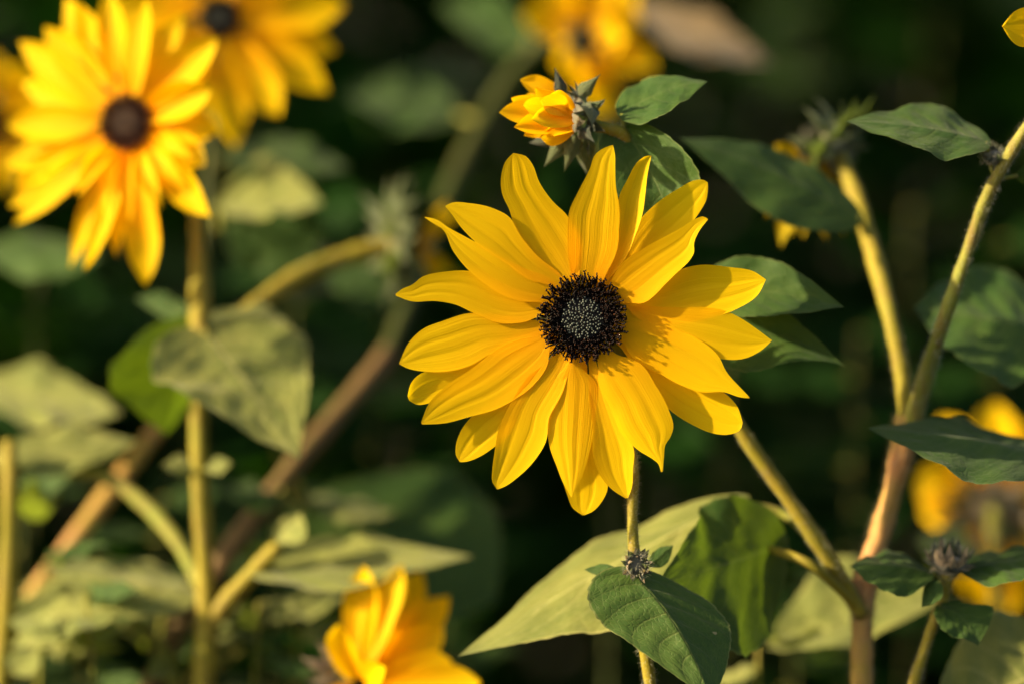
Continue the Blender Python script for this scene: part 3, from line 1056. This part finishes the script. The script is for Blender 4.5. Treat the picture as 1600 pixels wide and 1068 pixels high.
# ================================================================ SMALL BUD PLANT (lower right)
def bud_plant():
    g = P(1430, 1068, .032)
    root = empty('budding_plant', (g.x - .01, g.y, 0))
    tag(root, 'low sunflower shoot with one spiky closed bud above small paired leaves', 'sunflower', 'sunflower plants in bud')
    stem(root, [(1480, 895, .030, 10), (1476, 925, .030, 9), (1458, 975, .031, 8), (1436, 1040, .032, 8.5), (1424, 1085, .033, 9)], 'stem_yellow', hair=1500, hair_len=7,
         ground=(root.location.x, root.location.y))
    hb = head(root, P(1481, 876, .028), Vector((.02, -.25, 1)), 27 * K, 'bract_dark', rings=((11, .3, .8), (11, .8, 1.05), (10, 1.15, 1.25), (8, 1.45, 1.3), (8, -.1, .7)), blen=1.1,
              disc=False, name='bud', dh=.8, bmats=('bract_dark', 'bract', 'bract_tan', 'bract_tan'), jitter=.35)
    fuzz(hb, P(1481, 872, .028), 32 * K, 600, 12)
    leaf(root, (1458, 896, .028), (1328, 884, .028), (1390, 924, .018), (1388, 856, .042), 'leaf', lobe=.04, cup=.06, pet=[(1478, 908, .03)], pr=3, bow=(0, -6, 0))
    leaf(root, (1504, 890, .030), (1660, 868, .030), (1572, 848, .046), (1585, 906, .016), 'leaf', lobe=.04, cup=.06, pet=[(1482, 908, .03)], pr=3)
    leaf(root, (1467, 946, .028), (1528, 1008, .022), (1552, 944, .028), (1478, 984, .020), 'leaf', lobe=.06, cup=.12, wave=.06, pet=[(1474, 935, .03)], pr=3, bow=(8, -8, 0))
    leaf(root, (1468, 908, .026), (1440, 948, .022), (1470, 934, .022), (1444, 914, .026), 'leaf', lobe=.03, cup=.1, pet=[(1478, 905, .03)], pr=2, nv=24)
    return root


bud_plant()


# ================================================================ LEAFY PLANT PAST THE RIGHT EDGE
def leafy_right():
    g = P(1690, 1068, .06)
    root = empty('leafy_plant', (g.x, g.y, 0))
    tag(root, 'green leafy plant with broad hairy leaves reaching in beside the reddish stem', 'leafy plant')
    stem(root, [(1672, 470, .05, 12), (1676, 700, .05, 13), (1684, 900, .055, 14), (1690, 1080, .06, 15)], 'stem', ground=(g.x, g.y))
    leaf(root, (1640, 716, .028), (1356, 668, .026), (1530, 742, .004), (1510, 646, .056), 'leaf', lobe=.03, cup=.06, wave=.025, pet=[(1676, 705, .05)], pr=5, bow=(0, -4, 0))
    leaf(root, (1652, 520, .060), (1428, 482, .066), (1560, 606, .045), (1545, 432, .085), 'leaf', lobe=.1, base=.5, tipp=1.9, cup=-.1, pet=[(1674, 560, .05)], pr=6)
    leaf(root, (1662, 1040, .052), (1452, 1120, .042), (1570, 1180, .035), (1540, 962, .062), 'leaf_hairy', lobe=.1, cup=-.08, pet=[(1688, 1040, .057)], pr=6, tipp=1.7)
    return root


leafy_right()


# ================================================================ LEFT FLOWERING PLANT
def left_plant():
    g = P(318, 1068, .105)
    root = empty('sunflower_plant', (g.x, g.y + .01, 0))
    tag(root, 'brightly sunlit sunflower with narrow curling petals, large pale drooping leaf on its stem', 'sunflower', 'yellow flowering sunflower plants')
    gx = (root.location.x, root.location.y)
    stem(root, [(208, 195, .108, 10), (250, 235, .122, 10), (298, 300, .124, 11), (310, 400, .118, 12), (312, 500, .112, 17), (311, 540, .110, 13), (310, 620, .108, 13), (312, 740, .105, 14),
                (318, 850, .105, 14), (322, 960, .105, 16), (322, 990, .105, 18), (318, 1085, .105, 15)], 'stem_yellow', ground=gx, hair=1200, hair_len=8)
    c = P(200, 192, .100)
    n = Vector((-.30, -.93, .16)).normalized()
    s = ksc(.1)
    h = head(root, c, n, 40 * s, rings=((10, .05, 1.1), (8, -.4, 1.1)), disc=False)
    add_disc(h, c + n * .001, n, 45 * s, D=DISC_BROWN)
    tips = [(28, 64, 27, 0), (82, 46, 30, 1), (98, -6, 34, 0), (186, -10, 26, 1), (248, 0, 24, 0), (290, 20, 24, 2), (344, 64, 33, 0), (346, 140, 30, 0), (330, 262, 32, 0),
            (344, 342, 27, 0), (236, 446, 28, 0), (158, 428, 20, 0), (122, 418, 20, 1), (38, 354, 22, 0), (34, 326, 24, 2), (16, 262, 28, 1), (24, 200, 30, 1), (36, 130, 28, 2),
            (262, 396, 20, 2), (338, 205, 30, 0), (140, 10, 26, 2), (70, 318, 26, 1), (300, 310, 24, 2), (190, 402, 20, 2), (60, 96, 26, 2), (330, 100, 24, 1), (24, 290, 22, 0)]
    for (tx, ty, w, lay) in tips:
        dx, dy = tx - 200, ty - 192
        l = math.hypot(dx, dy)
        B3 = on_plane(200 + dx / l * 24, 192 + dy / l * 28, c - n * .002 * lay * .6, n)
        T3 = on_plane(tx, ty, c - n * (.002 + .003 * lay), n) + n * random.uniform(-.002, .006)
        petal(h, B3, T3, n, w * s, w * s, vm=random.uniform(.5, .65), p=2.2, cup=random.uniform(.2, .7), arch=random.uniform(-.03, .07), curl=random.uniform(-.06, .16),
              twist=random.uniform(-.45, .45), nu=12, nv=24, wob=.04)
    # folded inner petals below the disc
    for (bx, by, tx, ty, w) in [(190, 232, 160, 345, 14), (206, 236, 200, 340, 14), (222, 232, 246, 320, 15), (236, 224, 290, 300, 16), (180, 230, 120, 300, 15), (246, 214, 300, 250, 15)]:
        petal(h, P(bx, by, .099), P(tx, ty, .088), n, w * s, w * s, cup=.6, arch=.12, curl=-.1, twist=random.uniform(-.5, .5), nu=10, nv=18)
    leaf(root, (325, 526, .108), (467, 716, .078), (478, 545, .112), (244, 600, .088), 'leaf_hairy', lobe=.10, vm=.32, base=.5, cup=-.10, wave=.07, pet=[(312, 505, .112)], pr=7, tipp=1.25)
    leaf(root, (300, 508, .118), (258, 678, .120), (336, 600, .150), (178, 588, .098), 'leaf', lobe=.1, cup=.1, pet=[(311, 500, .112)], pr=6)
    leaf(root, (302, 492, .118), (212, 466, .130), (262, 500, .12), (258, 458, .13), 'leaf', lobe=.03, pet=[(311, 500, .112)], pr=4, nv=30)
    leaf(root, (318, 500, .120), (452, 505, .125), (400, 475, .135), (400, 520, .115), 'leaf_hairy', lobe=.03, pet=[(312, 500, .112)], pr=4, nv=30)
    # branch with a flower seen from behind
    stem(root, [(312, 560, .112, 14), (340, 530, .122, 14), (382, 494, .134, 15), (450, 442, .148, 15), (520, 408, .156, 15), (585, 390, .160, 15), (618, 384, .162, 15)],
         'stem_yellow', 'branch', hair=500, hair_len=8)
    c = P(630, 380, .163)
    h = head(root, c, Vector((.80, .10, .05)), 50 * ksc(.14), 'bract', rings=((11, -.2, 1.3), (11, -.75, 1.25), (10, .3, 1.2)), blen=1.05, bmats=('bract',), jitter=.5)
    fuzz(h, c, 50 * ksc(.14), 500, 16)
    for (tx, ty, w) in [(706, 430, 12), (690, 455, 12), (712, 330, 12), (696, 318, 12)]:
        petal(h, P(655, 385, .166), P(tx, ty, .172), Vector((.2, -1, .2)), w * K, w * K, cup=.5, curl=.2, mat='petal_gold', nu=8, nv=12)
    # low side shoots
    stem(root, [(322, 985, .105, 14), (350, 945, .104, 15), (400, 890, .102, 14), (436, 850, .100, 11)], 'stem_yellow', 'branch')
    leaf(root, (392, 892, .102), (740, 868, .098), (540, 925, .085), (540, 838, .118), 'leaf_hairy', lobe=.03, cup=.06, pet=[(380, 912, .103)], pr=7, tipp=1.15)
    leaf(root, (432, 846, .100), (470, 800, .100), (436, 812, .1), (478, 838, .09), 'leaf_hairy', lobe=.03, pet=[(428, 858, .1)], pr=5, nv=24)
    leaf(root, (318, 730, .104), (362, 722, .10), (338, 712, .105), (342, 740, .1), 'leaf_hairy', lobe=.03, nv=20, pet=[(314, 735, .105)], pr=4)
    leaf(root, (304, 728, .104), (252, 726, .10), (280, 742, .1), (280, 710, .11), 'leaf_hairy', lobe=.03, nv=20, pet=[(312, 735, .105)], pr=4)
    stem(root, [(314, 915, .108, 11), (280, 850, .118, 12), (220, 782, .128, 12), (165, 745, .134, 11), (110, 735, .138, 9)], 'stem', 'branch')
    leaf(root, (112, 736, .138), (20, 760, .150), (60, 780, .140), (70, 730, .150), 'leaf', lobe=.03, cup=.05)
    leaf(root, (305, 930, .106), (70, 884, .110), (190, 958, .095), (200, 862, .130), 'leaf_hairy', lobe=.03, cup=.05, pet=[(320, 940, .105)], pr=6)
    return root


left_plant()


# ================================================================ OTHER FLOWERING PLANTS BEHIND
def ring_flower(root, c, n, r_in, r_out, cnt, w, mat='petal', disc=True, seed=0, rings=((9, .0, 1.2),), droop=0.0):
    rs = random.Random(seed)
    n = n.normalized()
    h = head(root, c, n, r_in, rings=rings, disc=False)
    if disc: add_disc(h, c, n, r_in * 1.05)
    x = n.orthogonal().normalized(); y = n.cross(x)
    for k in range(cnt):
        a = 2 * math.pi * (k + rs.uniform(-.2, .2)) / cnt
        o = x * math.cos(a) + y * math.sin(a)
        rr = r_out * rs.uniform(.9, 1.08)
        lay = (k % 3) * .0016
        petal(h, c + o * r_in * .8 - n * lay, c + o * rr - n * (lay + droop * rr * rs.uniform(.6, 1.4)), n, w, w, vm=rs.uniform(.5, .65), p=2.2, cup=rs.uniform(.1, .5),
              arch=rs.uniform(-.02, .06), curl=rs.uniform(-.08, .08), twist=rs.uniform(-.3, .3), mat=mat, nu=10, nv=18)
    return h


def plant_behind():
    g = P(345, 1068, .19)
    root = empty('sunflower_plant', (g.x, g.y, 0))
    tag(root, 'sunflower with rounded evenly lit petals and dark disc just behind the sunlit curling one', 'sunflower', 'yellow flowering sunflower plants')
    c = P(342, 28, .175); s = ksc(.175)
    n = Vector((.12, -.95, .2))
    ring_flower(root, c, n, 32 * s, 196 * s, 15, 33 * s, 'petal', seed=4)
    stem(root, [(342, 30, .180, 10), (348, 90, .196, 10), (334, 220, .20, 9), (318, 420, .195, 9), (314, 700, .19, 9), (318, 1090, .19, 10)], 'stem_shaded', ground=(g.x, g.y))
    leaf(root, (342, 322, .195), (505, 318, .175), (420, 345, .17), (425, 255, .21), 'leaf_hairy', lobe=.05, cup=.05, pet=[(342, 360, .195)], pr=6)
    leaf(root, (350, 250, .205), (545, 262, .22), (445, 285, .2), (450, 212, .24), 'leaf', lobe=.05, pet=[(344, 270, .20)], pr=6)
    leaf(root, (360, 330, .21), (480, 430, .21), (500, 330, .21), (380, 420, .21), 'leaf', lobe=.05, pet=[(342, 350, .195)], pr=6)
    return root


plant_behind()


def bottom_plant():
    g = P(560, 1068, .10)
    root = empty('sunflower_plant', (g.x, g.y + .01, 0))
    tag(root, 'glowing yellow sunflower seen side-on, petals raised like a cup above pale bracts', 'sunflower', 'yellow flowering sunflower plants')
    s = ksc(.085)
    c = P(575, 1066, .088)
    ax = Vector((.55, -.55, .35)).normalized()
    h = head(root, c, ax, 34 * s, rings=((9, .1, 1.2), (9, -.5, 1.2)), disc=True, bmats=('bract_tan', 'bract'))
    for (bx, by, bd, tx, ty, td, w, wm) in [(560, 1050, .088, 574, 884, .092, 30, 0), (568, 1050, .086, 628, 882, .09, 24, 0), (556, 1060, .082, 532, 968, .074, 27, 0),
                                        (575, 1048, .090, 600, 930, .098, 30, 0), (585, 1052, .092, 700, 938, .106, 32, 1), (592, 1060, .086, 690, 982, .094, 30, 0),
                                        (596, 1066, .080, 706, 1034, .084, 30, 0), (596, 1076, .076, 752, 1064, .076, 30, 1), (570, 1066, .074, 604, 1040, .056, 24, 0),
                                        (580, 1080, .072, 640, 1120, .058, 28, 1), (566, 1080, .076, 560, 1170, .062, 28, 1), (552, 1072, .080, 500, 1120, .075, 26, 1),
                                        (585, 1050, .094, 660, 900, .112, 28, 1)]:
        petal(h, P(bx, by, bd), P(tx, ty, td), Vector((-.25, -.9, .2)), w * s, w * s, vm=.6, p=2.6, cup=random.uniform(.25, .6), arch=random.uniform(0, .08),
              curl=random.uniform(-.05, .12), twist=random.uniform(-.4, .4), mat=('petal', 'petal_gold')[wm], nu=12, nv=22)
    stem(root, [(568, 1070, .09, 11), (540, 1098, .10, 11), (535, 1150, .10, 12)], 'stem_yellow', ground=(g.x, g.y))
    for (bx, by, tx, ty) in [(545, 1050, 500, 1010), (540, 1060, 478, 1030), (545, 1070, 490, 1062)]:
        b3 = P(bx, by, .088); t3 = P(tx, ty, .080)
        d = t3 - b3; y = d.normalized(); x = y.cross(Vector((-.3, -1, .4))).normalized(); z = x.cross(y); L = d.length
        place('bract', BR['bract_tan'], h, Matrix.Translation(b3) @ Matrix((x, y, z)).transposed().to_4x4() @ Matrix.Diagonal((L, L, L, 1)))
    return root


bottom_plant()


def tall_plant():
    g = P(240, 1068, .14)
    root = empty('sunflower_plant', (g.x - .02, g.y, 0))
    tag(root, 'leaning sunflower with long brown slanting stem and a blurred orange-yellow bloom turned aside', 'sunflower', 'yellow flowering sunflower plants')
    stem(root, [(612, 542, .196, 15), (600, 560, .19, 16), (520, 655, .17, 16),
                (440, 750, .155, 16), (345, 880, .145, 17), (270, 1000, .14, 17), (230, 1090, .14, 17)], 'stem_brown', ground=(root.location.x, root.location.y))
    stem(root, [(910, 62, .258, 10), (890, 50, .278, 11), (868, 54, .29, 12), (830, 85, .295, 13), (770, 165, .285, 14), (706, 290, .26, 14), (650, 450, .22, 14), (605, 552, .192, 14)],
         'stem_shaded', 'branch')
    c = P(910, 66, .252); s = ksc(.265)
    h = head(root, c, Vector((.1, -.92, .1)), 22 * s, rings=((8, 0, 1.2),), disc=True)
    n = Vector((.1, -1, .1))
    for (tx, ty, w) in [(815, 22, 27), (850, -40, 28), (905, -70, 28), (960, -60, 28), (990, -20, 28), (1000, 20, 24), (1024, 108, 27), (985, 120, 26), (950, 184, 27), (925, 150, 28), (900, 90, 26),
                        (870, 60, 22), (955, 95, 30), (975, 60, 30), (880, 110, 24)]:
        petal(h, P(915 + (tx - 915) * .15, 58 + (ty - 58) * .15, .262), P(tx, ty, .258 + random.uniform(-.01, .02)), n, w * s, w * s, vm=.6, p=2.3, cup=random.uniform(.1, .5),
              twist=random.uniform(-.4, .4), mat='petal_gold', nu=10, nv=16)
    leaf(root, (716, 182, .29), (545, 152, .29), (628, 204, .27), (640, 116, .32), 'leaf', lobe=.04, pet=[(758, 190, .285)], pr=7)
    leaf(root, (832, 62, .32), (688, 8, .34), (760, 75, .31), (775, -8, .34), 'leaf', lobe=.04, pet=[(826, 95, .295)], pr=7)
    leaf(root, (478, 795, .170), (775, 940, .165), (720, 752, .185), (560, 965, .155), 'leaf', lobe=.06, tipp=1.9, base=.6, pet=[(440, 752, .155)], pr=8, cup=-.1)
    leaf(root, (480, 780, .162), (620, 800, .160), (540, 775, .175), (545, 815, .15), 'leaf_hairy', lobe=.04, pet=[(455, 735, .158)], pr=6)
    leaf(root, (440, 770, .15), (352, 770, .14), (400, 800, .14), (395, 748, .16), 'leaf', lobe=.04, pet=[(440, 752, .155)], pr=5, nv=30)
    leaf(root, (620, 460, .225), (500, 420, .23), (555, 480, .215), (560, 400, .24), 'leaf', lobe=.04, pet=[(640, 470, .215)], pr=6)
    return root


tall_plant()


def right_back_plant():
    g = P(1560, 1068, .235)
    root = empty('sunflower_plant', (g.x, g.y, 0))
    tag(root, 'blurred golden sunflower turned away, grey bracts showing, behind the spiky bud', 'sunflower', 'yellow flowering sunflower plants')
    s = ksc(.205) * 1.05
    c = P(1552, 790, .205)
    ax = Vector((.12, .55, .42)).normalized()
    h = head(root, c, ax, 44 * s, 'bract_tan', rings=((10, -.2, 1.1), (9, -.7, 1.0)), disc=True, bmats=('bract', 'bract_tan'))
    n = Vector((-.15, -1, .15))
    for (tx, ty, w) in [(1430, 752, 36), (1470, 652, 30), (1556, 628, 32), (1618, 660, 32), (1660, 740, 34), (1668, 820, 34), (1472, 846, 34), (1520, 930, 32), (1562, 968, 32),
                        (1612, 950, 34), (1500, 700, 34), (1440, 800, 30), (1600, 690, 30), (1650, 890, 32)]:
        petal(h, P(1552 + (tx - 1552) * .22, 785 + (ty - 785) * .22, .210), P(tx, ty, .220 + random.uniform(-.008, .008)), n, w * s, w * s, vm=.6, p=2.4, cup=.3,
              twist=random.uniform(-.2, .2), mat='petal_gold', nu=10, nv=16)
    stem(root, [(1552, 795, .200, 12), (1556, 850, .192, 12), (1560, 950, .205, 12), (1560, 1085, .235, 13)], 'stem', ground=(g.x, g.y))
    leaf(root, (1540, 900, .16), (1430, 840, .15), (1460, 880, .15), (1500, 820, .17), 'leaf_hairy', lobe=.04, pet=[(1558, 920, .200)], pr=6)
    leaf(root, (1460, 935, .11), (1195, 1012, .10), (1330, 1000, .09), (1310, 868, .12), 'leaf_hairy', lobe=.05, cup=.05, pet=[(1555, 960, .206)], pr=6, tipp=1.6)
    return root


right_back_plant()


def edge_plant():
    g = P(-40, 1068, .24)
    root = empty('sunflower_plant', (g.x, g.y, 0))
    tag(root, 'dim orange sunflower mostly hidden behind the sunlit curling flower', 'sunflower', 'yellow flowering sunflower plants')
    c = P(-30, 190, .235); s = ksc(.235)
    ring_flower(root, c, Vector((.1, -.9, .1)), 34 * s, 120 * s, 15, 26 * s, 'petal_gold', seed=8)
    c2 = P(110, 330, .23)
    stem(root, [(-30, 192, .24, 10), (-34, 260, .252, 11), (-38, 500, .25, 12), (-40, 1080, .24, 14)], 'stem', ground=(g.x, g.y))
    leaf(root, (-30, 600, .20), (190, 645, .16), (70, 676, .15), (80, 580, .2), 'leaf_hairy', lobe=.04, cup=.05, pet=[(-38, 620, .25)], pr=6)
    leaf(root, (-20, 385, .22), (160, 400, .2), (60, 440, .2), (70, 365, .23), 'leaf', lobe=.04, pet=[(-38, 430, .25)], pr=6)
    return root


edge_plant()


def left_small(name, label, pts, mat, leaves, group=None, cat='leafy plant'):
    g = P(*pts[-1][:3])
    root = empty(name, (g.x, g.y, 0))
    tag(root, label, cat, group)
    stem(root, pts, mat, ground=(g.x, g.y))
    for (B, T, a, b_, lm, pt) in leaves:
        leaf(root, B, T, a, b_, lm, lobe=.04, cup=.05, pet=[pt], pr=5, nv=40)
    return root


left_small('plant_stalk', 'orange-brown stalk leaning across the lower foliage with one small pale leaf', [(300, 598, .20, 11), (252, 660, .185, 13), (150, 798, .165, 14), (50, 930, .155, 14), (-40, 1075, .15, 15)], 'stem_red',
           [((110, 890, .14), (92, 872, .11), (84, 900, .12), (128, 905, .12), 'leaf_hairy', (78, 895, .157))])
left_small('leafy_plant', 'upright bright yellow stalk with pale shaggy leaves low down', [(14, 690, .125, 12), (16, 760, .12, 13), (14, 860, .12, 14), (6, 1000, .12, 15), (0, 1085, .12, 15)], 'stem_yellow',
           [((20, 965, .118), (215, 942, .10), (100, 1005, .09), (100, 915, .13), 'leaf_hairy', (10, 960, .12)),
            ((20, 1010, .118), (120, 985, .09), (80, 1010, .09), (70, 965, .11), 'leaf_hairy', (8, 1000, .12)),
            ((20, 1050, .118), (60, 1010, .09), (60, 1050, .09), (20, 1020, .11), 'leaf_hairy', (4, 1040, .12)),
            ((25, 780, .128), (95, 770, .15), (60, 815, .14), (60, 745, .15), 'leaf_hairy', (15, 790, .12)),
            ((-10, 715, .128), (215, 690, .135), (90, 745, .125), (100, 668, .140), 'leaf_hairy', (14, 720, .124))])
left_small('leafy_plant', 'low tangle of sunlit side leaves round a thin green stalk', [(205, 965, .13, 9), (250, 1010, .13, 10), (280, 1090, .13, 11)], 'stem',
           [((190, 985, .125), (120, 975, .10), (150, 1005, .11), (155, 955, .12), 'leaf_hairy', (215, 972, .13)),
            ((260, 1030, .13), (230, 1060, .10), (235, 1030, .11), (262, 1060, .11), 'leaf_hairy', (262, 1022, .13)),
            ((330, 1000, .13), (395, 985, .12), (360, 1010, .11), (360, 975, .13), 'leaf_hairy', (285, 1070, .13)),
            ((310, 1040, .12), (300, 1010, .10), (320, 1020, .1), (290, 1030, .11), 'leaf_hairy', (285, 1070, .13)),
            ((420, 960, .15), (540, 930, .14), (480, 970, .13), (480, 925, .16), 'leaf_hairy', (290, 1080, .13)),
            ((400, 1000, .17), (560, 1040, .16), (480, 1050, .15), (490, 985, .18), 'leaf_shaded', (290, 1080, .13))])
left_small('leafy_plant', 'blurred plant with one drying tan leaf beside the orange-yellow bloom', [(985, 30, .32, 6), (960, 200, .33, 5), (950, 600, .32, 5), (950, 1090, .30, 5)], 'stem_shaded',
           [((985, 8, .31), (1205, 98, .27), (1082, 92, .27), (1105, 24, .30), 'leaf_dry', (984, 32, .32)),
            ((960, 620, .32), (1120, 700, .28), (1020, 720, .28), (1050, 630, .30), 'leaf_shaded', (951, 600, .32)),
            ((950, 250, .33), (800, 330, .30), (860, 330, .3), (880, 240, .33), 'leaf_shaded', (960, 230, .33))])


# ================================================================ LEAFY FILL BEHIND
def leaf_variants():
    out = []
    for k in range(4):
        random.seed(40 + k)
        v, f, u = leaf_geo((0, 0, 0), (0, 1, -.15 + .1 * k), (-.34, .36, .06), (.34, .36, .06), (0, 0, .10), lobe=.08, wave=.08, nu=8, nv=26, teeth=9)
        me = mesh_from('leaf', v, f, u)
        me.materials.append(M['leaf_shaded' if k < 3 else 'leaf'])
        out.append(me)
    return out


LV = leaf_variants()
random.seed(77)


def fill_plant(x, y, hgt, nl, lean, edge=False):
    root = empty('leafy_plant', (x, y, 0))
    tag(root, 'blurred leafy green plant without blooms in the dark background', 'leafy plant', 'leafy plants without blooms behind the flowers')
    if edge:
        tag(root, 'unseen leafy plant without blooms added beside the bed to dapple the light', 'leafy plant', 'unseen leafy plants added to dapple the light')
    rows = [(x, y, -.01, .005), (x + lean * .2, y, hgt * .4, .0035), (x + lean * .6, y + .02, hgt * .75, .0025), (x + lean, y + .02, hgt, .002)]
    path = spline(rows, 5)
    v, f, u = tube_geo(path, 7)
    add('stem', v, f, M['stem_shaded'], root, (x, y, 0), u)
    a0 = random.uniform(0, 6.28)
    for k in range(nl):
        t = .42 + .58 * k / (nl - 1)
        q = path[min(len(path) - 1, int(t * (len(path) - 1)))]
        a = a0 + k * 2.4
        d = Vector((math.cos(a), math.sin(a), random.uniform(-.45, .35))).normalized()
        L = random.uniform(.07, .12) * (1.15 - .4 * t)
        z = Vector((random.uniform(-.3, .3), random.uniform(-.4, .1), 1))
        xx = d.cross(z).normalized(); zz = xx.cross(d)
        m = Matrix.Translation(Vector(q[:3])) @ Matrix((xx, d, zz)).transposed().to_4x4() @ Matrix.Diagonal((L, L, L, 1))
        place('leaf', random.choice(LV), root, m)


for i in range(30):
    y = .50 + .60 * ((i * .618) % 1)
    half = .21 * (S + y) / S
    x = -half + 2 * half * ((i + random.random()) / 30)
    fill_plant(x, y, random.uniform(.66, .98), 11, random.uniform(-.08, .08))

def shoot(px, top, d, nl, size, mats, lean=0):
    """short leafy shoot low in the bed"""
    g = P(px, 1068, d)
    root = empty('leafy_shoot', (g.x, g.y, 0))
    if d < .22:
        tag(root, 'short leafy shoot with small crumpled leaves low among the sunlit stalks', 'leafy shoot', 'short leafy shoots low in the bed')
    else:
        tag(root, 'dim blurred leafy shoot rising in the shade behind the blooms', 'leafy shoot', 'leafy shoots in the shade behind the blooms')
    stem(root, [(px + lean, top, d, 3), (px + lean * .6, (top + 1068) / 2, d, 3.5), (px, 1090, d, 4)], 'stem' if d < .2 else 'stem_shaded', ground=(g.x, g.y), seg=7)
    for k in range(nl):
        t = k / max(1, nl - 1)
        y0 = top + (1080 - top) * t; x0 = px + lean * (1 - t)
        a = random.uniform(-.5, .5) + (math.pi if k % 2 else 0)
        L = size * random.uniform(.6, 1.15)
        tx, ty = x0 + L * math.cos(a), y0 + L * math.sin(a) * .7 + random.uniform(-10, 25)
        td = d + random.uniform(-.03, .03)
        mx, my = x0 + (tx - x0) * .38, y0 + (ty - y0) * .38
        w = L * random.uniform(.16, .30)
        tilt = random.uniform(.25, 1.0)
        leaf(root, (x0 + (tx - x0) * .12, y0 + (ty - y0) * .12, d), (tx, ty, td), (mx, my + w * tilt, d - w * K * 1.2), (mx, my - w * tilt, d + w * K * 1.2), random.choice(mats), lobe=.04,
             cup=random.uniform(-.2, .25), wave=.16, pet=[(x0, y0, d)], pr=3, nv=30, nu=8, bow=(0, random.uniform(-14, 4), 0))


LH = ('leaf_hairy', 'leaf', 'leaf')
for (px, top, d, nl, size, lean) in ((60, 880, .13, 4, 120, 10), (150, 930, .10, 4, 100, -15), (235, 960, .15, 4, 120, 20), (395, 940, .12, 4, 110, 10), (470, 985, .15, 4, 120, -10),
                                     (30, 640, .20, 7, 150, 10), (130, 820, .19, 5, 130, -10), (420, 800, .21, 6, 130, 15), (250, 780, .23, 6, 140, 0), (1185, 1000, .10, 3, 110, 0),
                                     (700, 960, .24, 4, 150, 0), (560, 640, .30, 8, 150, 20), (450, 330, .30, 11, 150, 10), (40, 420, .30, 9, 160, 20), (1240, 900, .28, 4, 160, 0),
                                     (1130, 560, .40, 9, 190, 0), (1320, 520, .36, 9, 180, 20), (620, 300, .42, 12, 200, 0), (1420, 330, .45, 12, 220, 0), (1560, 380, .38, 11, 180, 0)):
    shoot(px, top, d, nl, size, LH if d < .22 else (('leaf', 'leaf_shaded') if d < .29 else ('leaf_shaded',)), lean)  # farther shoots take the leaf colour with shade painted in

for k in range(8):
    fill_plant(.16 + .055 * k, .96 + .07 * (k % 3), random.uniform(.86, 1.0), 16, random.uniform(-.05, .05))

# unseen plants added past the left edge to dapple the lower leaves
for (x, y, h_, n_) in ((-.36, .22, .82, 12), (-.44, .10, .84, 12), (-.56, .30, .95, 14)):
    fill_plant(x, y, h_, n_, random.uniform(-.04, .04), True)
